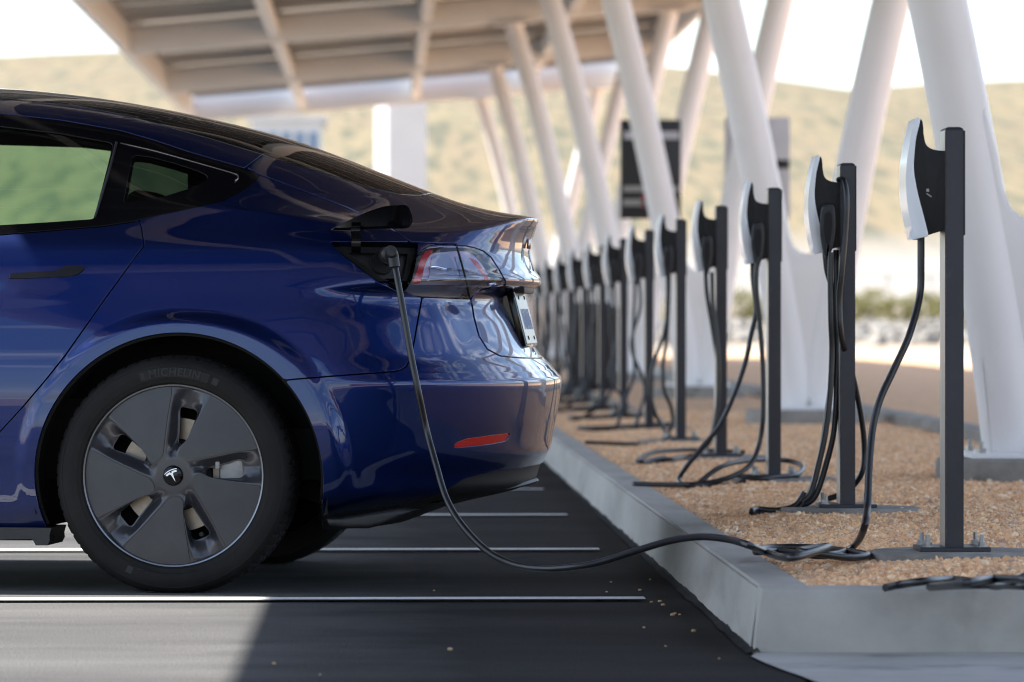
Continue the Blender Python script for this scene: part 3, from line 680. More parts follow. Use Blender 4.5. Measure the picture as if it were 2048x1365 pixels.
    qd = np.stack([idx[:-1], nx[:-1], nx[1:], idx[1:]], -1).reshape(-1, 4); T = np.concatenate([qd[:, [0, 1, 2]], qd[:, [0, 2, 3]]])
    sdp = [sdpoly(P2, rot(petal0, k)) for k in range(5)]; sdh = [sdpoly(P2, rot(hole0, k)) for k in range(5)]
    dome = lambda r: .004 + .010 * (1 - np.clip(r / .24, 0, 1) ** 2) * -1 + .004
    spm = np.minimum.reduce(sdp) * sc; shm = np.minimum.reduce(sdh) * sc; Rf = Rg.ravel()
    tr = np.clip(spm, 0, .05) / (np.clip(spm, 0, .05) + np.clip(shm, 0, .05) + 1e-6)
    dep = dome(Rf) + .004 + .026 * ss(0.05, 1.0, tr) * ss(.045, .075, Rf) * ss(0.0, .012, spm) + .006 * ss(.06, .035, Rf) * 0
    def V3(dep): return np.stack([cx + X.ravel(), yo - side * dep, cz + Z.ravel()], -1)
    def nrms(Vx):
        g3 = Vx.reshape(nr, na, 3); du = np.roll(g3, -1, 1) - np.roll(g3, 1, 1); dv = np.gradient(g3, axis=0); n_ = np.cross(du, dv); n_ /= np.maximum(np.linalg.norm(n_, axis=2, keepdims=True), 1e-9)
        n_ = n_.reshape(-1, 3); n_[n_[:, 1] * side < 0] *= -1; return n_
    Vc = V3(dep); panel('wheel_cover', mx_(-shm * 740, -5), M['channel'], wo, 'near', V=Vc, Nn=nrms(Vc), T=T, rim=.02, mirror=1e6)
    Vp = V3(dome(Rf) + .0005 * 0); npn = nrms(Vp)
    for k in range(5): panel('cover_blade', sdp[k] * sc * 740 + .4, M['cover'], wo, 'near', V=Vp, Nn=npn, T=T, rim=.010, mirror=1e6)
    # hub cap + emblem
    hb = BM(); n = 48; pr = [(0, -.0075), (.015, -.007), (.0245, -.0045), (.0272, -.001), (.0285, .006)]
    rings = [[hb.verts.new(W3(math.cos(2 * math.pi * i / n) * r, math.sin(2 * math.pi * i / n) * r, d + .0)) for i in range(n)] if r else [hb.verts.new(W3(0, 0, d))] for r, d in pr]
    for i in range(n): hb.faces.new((rings[0][0], rings[1][i], rings[1][(i + 1) % n]))
    for a, b in zip(rings[1:], rings[2:]):
        for i in range(n): hb.faces.new((a[i], a[(i + 1) % n], b[(i + 1) % n], b[i]))
    obj('hub_cap', hb, M['blackgloss'], wo)
    em = BM(); ang = math.radians(26); s2 = .0185
    def emb(pts):
        vs = []
        for x, y in pts:
            xr_, yr_ = x * math.cos(ang) - y * math.sin(ang), x * math.sin(ang) + y * math.cos(ang); vs.append(em.verts.new(W3(xr_ * s2, yr_ * s2, -.0082)))
        em.faces.new(vs)
    top = [(x / 10, .93 - .20 * (x / 10) ** 2) for x in range(-10, 11, 2)]
    emb(top + [(x, y - .13) for x, y in reversed(top)])
    t2 = [(x / 10, .66 - .20 * (x / 10) ** 2) for x in range(-9, 10, 2)]
    M['emblem'] = M.get('emblem') or mat('silver_emblem', (.82, .83, .85), .38, .4)
    emb(t2[:4] + [(-.16, .63), (0, .38), (.16, .63)] + t2[6:] + [(.80, .26), (.34, .36), (.17, .22), (0, -1.0), (-.17, .22), (-.34, .36), (-.80, .26)])
    obj('emblem', em, M['emblem'], wo, smooth=False)
    # brake disc, caliper, valve
    db = BM(); cyl(db, W3(0, 0, .075), W3(0, 0, .100), .155, .155, 64); obj('brake_disc', db, M['disc'], wo); db = BM(); cyl(db, W3(0, 0, .050), W3(0, 0, .0745), .094, .098, 40); obj('disc_hat', db, M['matteblack'], wo); db = BM(); cyl(db, W3(0, 0, .125), W3(0, 0, .13), .219, .219, 48); obj('dust_shield', db, M['void'], wo)
    cb = BM(); bx(cb, W3(.155, .025, .075), (.075, .07, .12), None, .012, 3); cyl(cb, W3(.143, .03, .045), W3(.143, .03, .07), .024, .026, 24); bx(cb, W3(.118, .028, .05), (.012, .06, .02), None, .003, 2); obj('brake_caliper', cb, M['caliper'], wo)
    vb = BM(); c0 = (.077, -.158)
    cyl(vb, W3(*c0, .03), W3(*c0, .004), .0042, .0038, 12); cyl(vb, W3(*c0, .010), W3(*c0, -.001), .0062, .0058, 14); obj('valve', vb, M['matteblack'], wo)
    return wo
for cx in (axR, axF):
    for s_ in (-1, 1): wheel(cx, s_)

# ================================================================== GROUND
def fbm(x, y, seed=0, o=4, f=1.0):
    r = np.zeros(np.broadcast(x, y).shape); a = 1.0; g_ = np.random.default_rng(seed)
    for k in range(o):
        for _ in range(3):
            t = g_.uniform(0, 2 * math.pi); p = g_.uniform(0, 6.28); fr = f * (1.9 ** k) * g_.uniform(.7, 1.3)
            r = r + a * np.sin(fr * (x * math.cos(t) + y * math.sin(t)) + p + 1.3 * np.sin(fr * .6 * (x * math.sin(t) - y * math.cos(t)) + p * 2))
        a *= .5
    return r / 3
def grid_mesh(name, xs, ys, zf, material, parent=None):
    X, Y = np.meshgrid(xs, ys); Z = zf(X, Y); nx, ny = len(xs), len(ys)
    v = np.stack([X.ravel(), Y.ravel(), Z.ravel()], -1); i = np.arange(nx * ny).reshape(ny, nx)
    f = np.stack([i[:-1, :-1], i[:-1, 1:], i[1:, 1:], i[1:, :-1]], -1).reshape(-1, 4)
    me = bpy.data.meshes.new(name); me.from_pydata(v.tolist(), [], f.tolist()); me.update()
    for p in me.polygons: p.use_smooth = True
    return link_mesh(name, me, material, parent)
def zprof(Y): return np.interp(Y, [-500, 73, 78, 98, 101, 108, 112, 118, 150, 162], [-.04, -.04, .13, .15, .25, .60, .66, 1.2, 2.55, 2.7])
skx = np.array([-300, -37, -32, -27, -10, 10, 27, 31, 39, 45, 48, 53, 62, 120, 400]); skz = np.array([638+60-y for y in (160,110,104,100,95,110,132,142,172,180,174,164,156,140,170)], float)
def terr(X, Y):
    base = zprof(Y)
    sy = np.interp(X, skx, 698 - skz); top = CZ + (HY - sy) * 480 / F
    t = np.clip((Y - 160) / 320, 0, 1); h = (top - 2.7) * (t ** .9) + (Y > 480) * (-(Y - 480) * .08)
    h = h + ss(170, 260, Y) * (fbm(X, Y, 3, 3, .05) * .55 * (1 - ss(430, 480, Y) * .6))
    return base + np.where(Y > 160, h, 0)
tm = noisy('dry_hillside', (.158, .116, .060), (.165, .130, .064), .55, .95, detail=10, lo=.38, hi=.62, vscale=(1, .012, 1), c3=(.070, .066, .033), s3=1.25, lo3=.50, hi3=.62)
bb = tm.node_tree.nodes['Principled BSDF']; src = bb.inputs['Base Color'].links[0].from_socket
tcn = N(tm, 'ShaderNodeTexCoord'); sx = N(tm, 'ShaderNodeSeparateXYZ'); L(tm, tcn.outputs['Object'], sx.inputs[0])
vo = N(tm, 'ShaderNodeTexNoise', Scale=2.0); vo.inputs['Detail'].default_value = 3; vm_ = N(tm, 'ShaderNodeMapping'); vm_.inputs['Scale'].default_value = (1, .012, 1); L(tm, tcn.outputs['Object'], vm_.inputs['Vector']); L(tm, vm_.outputs[0], vo.inputs['Vector'])
vr = N(tm, 'ShaderNodeMapRange'); vr.inputs['From Min'].default_value = .54; vr.inputs['From Max'].default_value = .64; vr.inputs['To Max'].default_value = .8; L(tm, vo.outputs['Fac'], vr.inputs['Value'])
mxa = N(tm, 'ShaderNodeMix', data_type='RGBA'); L(tm, vr.outputs[0], mxa.inputs['Factor']); L(tm, src, mxa.inputs['A']); mxa.inputs['B'].default_value = (.078, .074, .038, 1)
mr = N(tm, 'ShaderNodeMapRange'); mr.inputs['From Min'].default_value = 158; mr.inputs['From Max'].default_value = 172; L(tm, sx.outputs['Y'], mr.inputs['Value'])
sand = N(tm, 'ShaderNodeValToRGB'); sand.color_ramp.elements[0].color = (.27, .21, .15, 1); sand.color_ramp.elements[1].color = (.34, .27, .20, 1); sn = N(tm, 'ShaderNodeTexNoise', Scale=.8); L(tm, tcn.outputs['Object'], sn.inputs['Vector']); L(tm, sn.outputs['Fac'], sand.inputs['Fac'])
mr2 = N(tm, 'ShaderNodeMapRange'); mr2.inputs['From Min'].default_value = 112; mr2.inputs['From Max'].default_value = 118; L(tm, sx.outputs['Y'], mr2.inputs['Value'])
mx2 = N(tm, 'ShaderNodeMix', data_type='RGBA'); L(tm, mr2.outputs[0], mx2.inputs['Factor']); L(tm, sand.outputs[0], mx2.inputs['A']); mx2.inputs['B'].default_value = (.24, .215, .185, 1)
mx3 = N(tm, 'ShaderNodeMix', data_type='RGBA'); L(tm, mr.outputs[0], mx3.inputs['Factor']); L(tm, mx2.outputs['Result'], mx3.inputs['A']); L(tm, mxa.outputs['Result'], mx3.inputs['B']); L(tm, mx3.outputs['Result'], bb.inputs['Base Color'])
xs = np.concatenate([-np.geomspace(90, 2500, 14)[::-1], np.linspace(-85, 120, 90), np.geomspace(130, 2500, 14)])
ys = np.concatenate([-np.geomspace(60, 2500, 12)[::-1], np.linspace(-50, 66, 8), np.linspace(70, 170, 50), np.linspace(175, 490, 70), np.geomspace(505, 4000, 12)])
ter = grid_mesh('terrain', xs, ys, terr, tm); tag(ter, kind='structure')
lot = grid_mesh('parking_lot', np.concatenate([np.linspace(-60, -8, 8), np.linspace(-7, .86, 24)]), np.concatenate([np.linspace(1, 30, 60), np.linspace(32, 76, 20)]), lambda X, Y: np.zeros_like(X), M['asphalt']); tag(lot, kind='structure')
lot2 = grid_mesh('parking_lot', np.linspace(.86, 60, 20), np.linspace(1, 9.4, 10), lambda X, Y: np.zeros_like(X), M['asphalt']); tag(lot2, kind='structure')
# concrete gutter in front of the kerb end, with a ragged asphalt edge lying over it
M['gutter'] = noisy('gutter_concrete', (.34, .335, .32), (.44, .43, .41), 3, .8, detail=9, bump=.4, bscale=60, c3=(.22, .22, .22), s3=4, lo3=.58, hi3=.75, bdist=.003)
bm = BM()
edge = [(.826, 10.84), (.80, 10.70), (.815, 10.5), (.835, 10.3), (.86, 10.1), (.88, 9.9), (.92, 9.7), (.95, 9.4)]
r_ = [(60, 9.4), (60, 10.84)]
vs = [bm.verts.new((x, y, .0045)) for x, y in edge + r_]; bm.faces.new(vs)
gu = obj('gutter', bm, M['gutter'], smooth=False); tag(gu, kind='structure')
# kerb
def kerb_profile(z0=-.05, zt=.144, xo=.814, xt=.838, xi=.945, r=.007):
    return [(xo, z0), (xo, .0), (xt - .003, zt - r), (xt + .004, zt - .006), (xt + r, zt), (xi, zt), (xi, z0)]
def sweep_y(name, prof, ys, material, wob=.0):
    bm = BM(); prev = None
    for k, y in enumerate(ys):
        d = wob * (math.sin(y * 3.1) + math.sin(y * 7.7 + 1) * .5); d2 = wob * .6 * math.sin(y * 5.3 + 2); cur = [bm.verts.new((x + (d if i < 4 else 0), y, z + (d2 if 2 <= i <= 4 else 0))) for i, (x, z) in enumerate(prof)]
        if prev:
            for i in range(len(prof)): bm.faces.new((prev[i], prev[(i + 1) % len(prof)], cur[(i + 1) % len(prof)], cur[i]))
        else: bm.faces.new(cur[::-1])
        prev = cur
    bm.faces.new(prev); return obj(name, bm, material, angle=50)
k1 = sweep_y('kerb', kerb_profile(), np.concatenate([[10.83, 10.835], np.linspace(10.90, 20, 90), np.linspace(20.3, 74, 60)]), M['concrete'], .0003)
tag(k1, kind='structure')
bm = BM()
prof = [(10.815, -.05), (10.815, .001), (10.829, .134), (10.831, .1395), (10.837, .1436), (10.975, .1436), (10.975, -.05)]
prev = None
for x in np.concatenate([[.820, .826], np.linspace(.84, 5, 50), [9.0]]):
    dx = .0; cur = [bm.verts.new(((.814 + (x - .820) + .022 * max(z, 0) / .144) if x < .83 else x, y, z + .0004 + (.0006 * math.sin(x * 9) if z > .13 else 0))) for y, z in prof]
    if prev:
        for i in range(len(prof)): bm.faces.new((prev[i], prev[(i + 1) % len(prof)], cur[(i + 1) % len(prof)], cur[i]))
    else: bm.faces.new(cur)
    prev = cur
bm.faces.new(prev)
k2 = obj('kerb', bm, M['concrete'], angle=50); tag(k2, kind='structure')
# trim first kerb so that the two butt: the long one starts behind the end one
for v in k1.data.vertices:
    if v.co.y < 10.88: v.co.y = 10.977 - (.0005 if v.co.y < 10.832 else 0)
k3 = sweep_y('kerb', [(2.78, .05), (2.78, .215), (2.80, .225), (2.90, .225), (2.92, .215), (2.92, .05)], np.concatenate([np.linspace(11, 40, 60), np.linspace(41, 74, 20)]), M['footing'], .002); tag(k3, kind='structure')
def bedz(X, Y):
    e = np.minimum(np.minimum(X - .95, Y - 10.98), 1.0); return .128 + .030 * ss(0, .35, e) + .006 * fbm(X, Y, 5, 3, 4.0) * ss(0, .2, e) + .02 * ss(3, 5, X) * 0
bed = grid_mesh('gravel_bed', np.concatenate([np.linspace(.944, 3.0, 60), np.linspace(3.2, 60, 20)]), np.concatenate([np.linspace(10.976, 22, 200), np.linspace(22.2, 84, 60)]), bedz, M['gravelbase']); tag(bed, kind='structure')
# pebbles
M['pebble'] = mat('tan_pebble', (.5, .35, .22), .85, Specular_IOR_Level=.15)
pb = M['pebble'].node_tree.nodes['Principled BSDF']; oi = N(M['pebble'], 'ShaderNodeObjectInfo'); cr = N(M['pebble'], 'ShaderNodeValToRGB')
cr.color_ramp.interpolation = 'LINEAR'; e = cr.color_ramp.elements
e[0].color = (.58, .32, .17, 1); e[1].color = (.90, .68, .46, 1)
for p_, c_ in ((.25, (.76, .46, .26)), (.5, (.88, .57, .33)), (.72, (.68, .40, .22)), (.82, (.42, .30, .23)), (.9, (.92, .70, .48))):
    n_ = e.new(p_); n_.color = (*c_, 1)
L(M['pebble'], oi.outputs['Random'], cr.inputs['Fac']); L(M['pebble'], cr.outputs['Color'], pb.inputs['Base Color'])
def pebbles(name, poly, ny, dens, size, seed):
    bm = BM(); 
    for i in range(ny):
        ya, yb = poly[0] + (poly[1] - poly[0]) * i / ny, poly[0] + (poly[1] - poly[0]) * (i + 1) / ny
        m_ = 14
        for k in range(m_):
            def X_(y, q): return .955 + (min(.137 * y + .75, 2.76) - .955) * q / m_
            f_ = [(X_(ya, k), ya), (X_(ya, k + 1), ya), (X_(yb, k + 1), yb), (X_(yb, k), yb)]
            bm.faces.new([bm.verts.new((x, y, float(bedz(np.array(x), np.array(y))) + .001)) for x, y in f_])
    bmesh.ops.remove_doubles(bm, verts=bm.verts, dist=1e-5)
    o = obj(name, bm, M['pebble'])
    ng = bpy.data.node_groups.new(name, 'GeometryNodeTree'); ng.interface.new_socket('Geometry', in_out='INPUT', socket_type='NodeSocketGeometry'); ng.interface.new_socket('Geometry', in_out='OUTPUT', socket_type='NodeSocketGeometry')
    gi = ng.nodes.new('NodeGroupInput'); go = ng.nodes.new('NodeGroupOutput'); dp = ng.nodes.new('GeometryNodeDistributePointsOnFaces'); dp.inputs['Density'].default_value = dens; dp.inputs['Seed'].default_value = seed
    ip = ng.nodes.new('GeometryNodeInstanceOnPoints'); ic = ng.nodes.new('GeometryNodeMeshIcoSphere'); ic.inputs['Radius'].default_value = size; ic.inputs['Subdivisions'].default_value = 2
    sp = ng.nodes.new('GeometryNodeSetPosition'); nz_ = ng.nodes.new('ShaderNodeTexNoise'); nz_.inputs['Scale'].default_value = .55 / size; nz_.inputs['Detail'].default_value = 1
    sb = ng.nodes.new('ShaderNodeVectorMath'); sb.operation = 'SUBTRACT'; sb.inputs[1].default_value = (.5, .5, .5); sc_ = ng.nodes.new('ShaderNodeVectorMath'); sc_.operation = 'SCALE'; sc_.inputs['Scale'].default_value = size * 1.9
    ln = ng.links.new; ln(nz_.outputs['Color'], sb.inputs[0]); ln(sb.outputs[0], sc_.inputs[0]); ln(sc_.outputs[0], sp.inputs['Offset']); ln(ic.outputs['Mesh'], sp.inputs['Geometry'])
    rr = ng.nodes.new('FunctionNodeRandomValue'); rr.data_type = 'FLOAT_VECTOR'; rr.inputs['Min'].default_value = (0, 0, 0); rr.inputs['Max'].default_value = (6.28, 6.28, 6.28)
    rs = ng.nodes.new('FunctionNodeRandomValue'); rs.data_type = 'FLOAT_VECTOR'; rs.inputs['Min'].default_value = (.45, .45, .4); rs.inputs['Max'].default_value = (1.35, 1.1, .85); rs.inputs['Seed'].default_value = 3
    sm = ng.nodes.new('GeometryNodeSetMaterial'); sm.inputs['Material'].default_value = M['pebble']
    ln(gi.outputs[0], dp.inputs['Mesh']); ln(dp.outputs['Points'], ip.inputs['Points']); ln(sp.outputs[0], sm.inputs['Geometry']); ln(sm.outputs[0], ip.inputs['Instance']); ln(rr.outputs[0], ip.inputs['Rotation']); ln(rs.outputs[0], ip.inputs['Scale']); ln(ip.outputs[0], go.inputs[0])
    md = o.modifiers.new('scatter', 'NODES'); md.node_group = ng; tag(o, 'loose tan and pinkish gravel covering the island between kerb and posts', 'gravel', kind='stuff')
pebbles('gravel', (10.98, 16.5), 30, 9500, .0095, 1)
pebbles('gravel', (10.98, 20), 40, 420, .0155, 5)
pebbles('gravel', (16.5, 30), 30, 3600, .0125, 2)
bm = BM(); prev = None
for i in range(700):
    y = 10.80 + 24 * (i / 700) ** 1.5; e_ = float(fbm(np.array(y * 1.0), np.array(0.), 8, 5, 9.0)); e_ = max(0., .006 + .006 * e_) + .004 * rng.random()
    cur = [bm.verts.new((.806 - abs(e_) * 1.2, y, .0045)), bm.verts.new((.811, y, .006 + e_ * .3)), bm.verts.new((.822, y, .006 + e_ * 1.1)), bm.verts.new((.83, y, .0))]
    if prev:
        for k in range(3): bm.faces.new((prev[k], prev[k + 1], cur[k + 1], cur[k]))
    prev = cur
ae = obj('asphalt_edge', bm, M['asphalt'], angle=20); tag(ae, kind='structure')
# painted bay lines
def ground_quad(name, x0, x1, y0, y1, z, material, sk=0.0):
    bm = BM(); n = 40; top = []; botv = []
    for i in range(n + 1):
        x = x0 + (x1 - x0) * i / n; j = rng.normal() * .0012
        top.append(bm.verts.new((x, y1 + j, z))); botv.append(bm.verts.new((x, y0 + rng.normal() * .0012, z)))
    for i in range(n): bm.faces.new((botv[i], botv[i + 1], top[i + 1], top[i]))
    o = obj(name, bm, material, smooth=False); tag(o, kind='structure'); return o
for k in range(0, 12): 
    y = 12.88 + 2.75 * k; ground_quad('bay_line', -4.9, .683, y - .055, y + .055, .0085, M['line'])
# stray stones on the asphalt by the kerb
bm = BM()
stones = [(1331,1293),(1438,1318),(1288,1256),(1303,1205),(1320,1204),(1326,1211),(1350,1228),(1359,1230),(1345,1231),(1222,1165),(1387,1263),(1300,1160),(548,1328),(868,1182),(640,1350),(900,1300),(1190,1130)]
for a, b in stones + [(1215 + rng.uniform(-20, 70) + i * 9, 1180 + i * 6 + rng.uniform(-10, 10)) for i in range(2)]:
    p = atz(a, b, .006); s_ = rng.uniform(.0022, .0055)
    r0 = bmesh.ops.create_icosphere(bm, subdivisions=2, radius=1.0)
    for v in r0['verts']: v.co = Vector(p) + Vector((v.co.x * s_ * 1.2 * rng.uniform(.9, 1.1), v.co.y * s_ * rng.uniform(.9, 1.1), v.co.z * s_ * .7 + s_ * .3))
o = obj('stray_gravel', bm, noisy('stray_stone', (.42, .25, .10), (.5, .36, .22), 4, .8), angle=80); tag(o, 'few stray tan stones and crumbs lying on the asphalt beside the kerb', 'stray gravel', kind='stuff')

# ================================================================== CHARGERS
PXX, PY0, DP = 1.3835, 11.88, 2.75
def L1(px, py, Y=11.89):
    p = at(px, py, Y); return (p.x - PXX, p.z)
seam = [(1838,248.6),(1830.5,283.7),(1827,334),(1832.7,378),(1846,431),(1856,470.5)]
blk = [(1842.6,238.7),(1846,248.6),(1847,270.5),(1852.5,290),(1863.5,298),(1876.7,301.3),(1896,302.4),(1896,458.5),(1857,470.5)] + [(x - 2.5, y) for x, y in reversed(seam[:-1])]
covr = [(1840.4,238.7),(1835,236),(1829.5,237.6),(1821.8,270.5),(1814,312),(1810.8,363),(1815,418),(1828,479.3),(1854.5,473.5),(1855.5,470)] + list(reversed(seam[:-1]))
def opn(pts, k=5): return [(p.x, p.y) for p in catmull([(a, b, 0) for a, b in pts], k)]
def smooth_closed(poly, it=2, sharp=()): return [(p.x, p.y) for p in smooth_poly([(a, b, 0) for a, b in poly], 3)]
blk2 = [L1(*p) for p in opn([(1842.6,238.9),(1845.6,247),(1847.4,270.5),(1852,289),(1862,297.6),(1876.7,301.3),(1896,302.4)]) + [(1896,458.5),(1857,470.5)] + opn([(x - 2.5, y) for x, y in reversed(seam)])[1:]]
cov2 = [L1(*p) for p in opn([(1839.6,241),(1838.3,237.4),(1834.5,236.2),(1830.6,238),(1828.2,244.5),(1820.6,276),(1814,315),(1811.2,345),(1811,375),(1815.2,418),(1828,479.3)]) + [(1854.5,473.5)] + opn(list(reversed(seam)))]
def build_charger(handle):
    t = empty('charging_post', (PXX, PY0, .188))
    ox, oy = PXX, PY0
    def A(poly): return [(x + ox, z) for x, z in poly]
    bm = BM(); vs = bx(bm, (ox, oy + .06, (.188 + 1.2085) / 2), (.0455, .118, 1.2085 - .188))
    es = [e for e in bm.edges if all(v.co.z > 1.2 for v in e.verts)]; bmesh.ops.bevel(bm, geom=es, offset=.014, segments=4, profile=.6, affect='EDGES')
    bmesh.ops.bevel(bm, geom=[e for e in bm.edges if abs(e.verts[0].co.z - e.verts[1].co.z) > .5], offset=.003, segments=2, affect='EDGES')
    o = obj('post', bm, [M['post'], M['postside']], t, angle=30)
    for p in o.data.polygons:
        if p.normal.x < -.95: p.material_index = 1
    bm = BM(); bx(bm, (ox + .0248, oy + .06, (.945 + 1.20) / 2), (.004, .112, .255), None, .0015, 1); obj('back_bracket', bm, M['post'], t)
    bm = BM(); prism(bm, A(blk2), oy + .006, oy + .150, .0025, 2); obj('housing', bm, M['charger_black'], t, angle=40)
    bm = BM(); prism(bm, A(cov2), oy - .001, oy + .160, .0028, 2); obj('front_cover', bm, M['charger_white'], t, angle=50)
    # cable socket recess
    sk = smooth_closed([(1844,357),(1850,355),(1868,355),(1871,358),(1870,378),(1864,388),(1858,391),(1850,388),(1844,378)], 2)
    bm = BM(); c = L1(1857, 370); n = len(sk)
    r1 = [bm.verts.new((L1(*p)[0] + ox, oy + .0072, L1(*p)[1])) for p in sk]; r2 = [bm.verts.new(((L1(*p)[0] - c[0]) * .9 + c[0] + ox, oy + .0066, (L1(*p)[1] - c[1]) * .92 + c[1])) for p in sk]
    r3 = [bm.verts.new(((L1(*p)[0] - c[0]) * .8 + c[0] + ox, oy + .0076, (L1(*p)[1] - c[1]) * .82 + c[1])) for p in sk]
    for a_, b_2 in ((r1, r2), (r2, r3)):
        for i in range(n): bm.faces.new((a_[i], a_[(i + 1) % n], b_2[(i + 1) % n], b_2[i]))
    bm.faces.new(r3); hs = obj('holster', bm, M['void'], t)
    bm = BM(); p = L1(1855, 381); bx(bm, (p[0] + ox, oy + .006, p[1]), (.007, .006, .009), None, .0015, 1); bx(bm, (p[0] + ox + .003, oy + .0062, p[1] - .012), (.016, .005, .003), Matrix.Rotation(.6, 3, 'Y'), .001, 1); obj('holster_latch', bm, M['steel'], hs)
    # base plate, bolts, footing
    bm = BM(); bx(bm, (ox, oy + .06, .182), (.172, .172, .012), None, .002, 1); bp_ = obj('base_plate', bm, M['post'], t)
    for a in (-1, 1):
        for b in (-1, 1):
            bm = BM(); cx_, cy_ = ox + a * .066, oy + .06 + b * .066
            cyl(bm, (cx_, cy_, .188), (cx_, cy_, .200), .0105, .0105, 6); cyl(bm, (cx_, cy_, .200), (cx_, cy_, .218), .0055, .0055, 10); cyl(bm, (cx_, cy_, .186), (cx_, cy_, .190), .014, .014, 16)
            obj('anchor_bolt', bm, M['steel'], bp_, angle=30)
    bm = BM(); n = 56; r1 = []; r2 = []; r0 = []
    for i in range(n):
        a = 2 * math.pi * i / n; j = 1 + .02 * math.sin(3 * a + 1) + .012 * math.sin(7 * a); R_ = .212 * j
        r0.append(bm.verts.new((ox + .01 + math.cos(a) * R_ * 1.01, oy + .06 + math.sin(a) * R_, .12))); r1.append(bm.verts.new((ox + .01 + math.cos(a) * R_, oy + .06 + math.sin(a) * R_, .170))); r2.append(bm.verts.new((ox + .01 + math.cos(a) * (R_ - .008), oy + .06 + math.sin(a) * (R_ - .008), .1765)))
    for a_, b_2 in ((r0, r1), (r1, r2)):
        for i in range(n): bm.faces.new((a_[i], a_[(i + 1) % n], b_2[(i + 1) % n], b_2[i]))
    bm.faces.new(r2); obj('footing', bm, M['footing'], t)
    if handle:
        hp_ = [(1850,350),(1860,345),(1872,348),(1878,362),(1880,400),(1876,440),(1868,468),(1863,482),(1856,482),(1850,466),(1844,430),(1842,390),(1844,362)]
        h2 = [L1(*p) for p in smooth_closed([(x - 3, y + 8) for x, y in hp_], 3)]
        bm = BM(); prism(bm, A(h2), oy - .028, oy + .012, .010, 3); hh = obj('plug', bm, M['blackplastic'], t)
        h3 = [((x - L1(1858, 400)[0]) * .55 + L1(1858, 400)[0], (z - L1(1858, 410)[1]) * .6 + L1(1858, 410)[1]) for x, z in h2]
        bm = BM(); prism(bm, A(h3), oy - .030, oy - .024, .002, 1); obj('plug_grip', bm, M['matteblack'], hh)
    return t
def copy_tree(o, parent=None):
    c = o.copy(); COL.objects.link(c); c.parent = parent
    for ch in list(o.children): copy_tree(ch, c)
    return c
ordn = ['nearest', 'second', 'third', 'fourth', 'fifth', 'sixth', 'seventh', 'eighth', 'ninth', 'tenth', 'eleventh', 'twelfth', 'thirteenth', 'fourteenth']
ch0 = build_charger(False); ch1 = build_charger(True)
chargers = []
CABR = .0090
def cable(t, pts, k, r=CABR, name='cable'):
    bm = BM(); tube(bm, pts, r, n=12, k=8); return obj(name, bm, M['cable'], t)
for k in range(13):
    t = ch0 if k == 0 else (ch1 if k == 1 else copy_tree(ch1))
    chargers.append(t); t['group'] = 'charging posts along the gravel island'; t['category'] = 'charger'
for k in range(1, 13): chargers[k].location = (PXX, PY0 + DP * k, .188)
lab = {0: 'nearest charging post with an empty holster, its cable running to the blue car',
 1: 'second charging post from the front, cable looped over its housing and four strands hanging down',
 2: 'third charging post from the front, cable coiled flat around its footing',
 3: 'fourth charging post from the front, wide cable loops lying left of its base'}
for k, t in enumerate(chargers): t['label'] = lab.get(k, '%s charging post counting from the camera, dark post with a white fin-shaped head' % ordn[k])
# cables; each path is written at its own post's distance
def path(k, pts): 
    Yk = PY0 + DP * k; o = []
    for p in pts:
        q_ = at(p[0], p[1], Yk + (p[2] if len(p) > 2 else .07)); q_.z = max(q_.z, .158); o.append(q_)
    return o
def gp(px, py, z=.166): return atz(px, py, z)
c0 = [at(1842, 470, 11.95), at(1842, 520, 11.95), at(1841, 580, 11.95), at(1832, 625, 11.93), at(1815, 680, 11.9), at(1785, 745, 11.88), at(1760, 800, 11.86), at(1745, 860, 11.84), at(1738, 940, 11.8), at(1735, 1010, 11.76), at(1727, 1060, 11.7),
      gp(1708, 1092, .172), gp(1680, 1107), gp(1640, 1112), gp(1600, 1108), gp(1555, 1103), gp(1512, 1104, .170), gp(1530, 1097), gp(1590, 1095), gp(1640, 1097), gp(1700, 1104), gp(1735, 1111), gp(1700, 1116), gp(1640, 1108, .180), gp(1600, 1102, .185), gp(1655, 1093, .190),
      gp(1645, 1099, .195), gp(1600, 1113, .190), gp(1570, 1116, .185), gp(1535, 1106, .180), at(1495, 1090, 11.6), at(1455, 1079, 11.8), at(1400, 1074, 12.0), at(1340, 1082, 12.25), at(1270, 1103, 12.45), at(1200, 1125, 12.6), at(1150, 1134, 12.7), at(1090, 1138, 12.78), at(1030, 1130, 12.85), at(975, 1103, 12.9), at(925, 1052, 12.95), at(893, 998, 13.0),
      at(872, 930, 13.05), at(853, 860, 13.1), at(836, 780, 13.07), at(820, 700, 13.09), at(806, 620, 13.11), at(795, 560, 13.13), at(787, 517, 13.15)]
cable(chargers[0], c0, 0)
bm = BM(); hpt = c2w(surf(775, 508, -.005)[0]); cyl(bm, hpt + Vector((0, .02, -.004)), hpt + Vector((.006, -.045, -.002)), .026, .024, 28); cyl(bm, hpt + Vector((.006, -.045, -.002)), hpt + Vector((.010, -.060, -.010)), .024, .014, 28)
bmesh.ops.bevel(bm, geom=[e for e in bm.edges if len(e.link_faces) == 2 and e.calc_face_angle() > 1], offset=.003, segments=2, affect='EDGES')
tube(bm, [hpt + Vector((.008, -.03, -.012)), at(781, 502, 13.13), at(786, 512, 13.14), at(789, 535, 13.135)], .0150, n=14, k=5)
obj('plug', bm, M['blackplastic'], chargers[0])
cable(chargers[0], path(0, [(1835, 474, .06), (1835, 480, .06)]) + [], 0, .013, 'cable_gland')
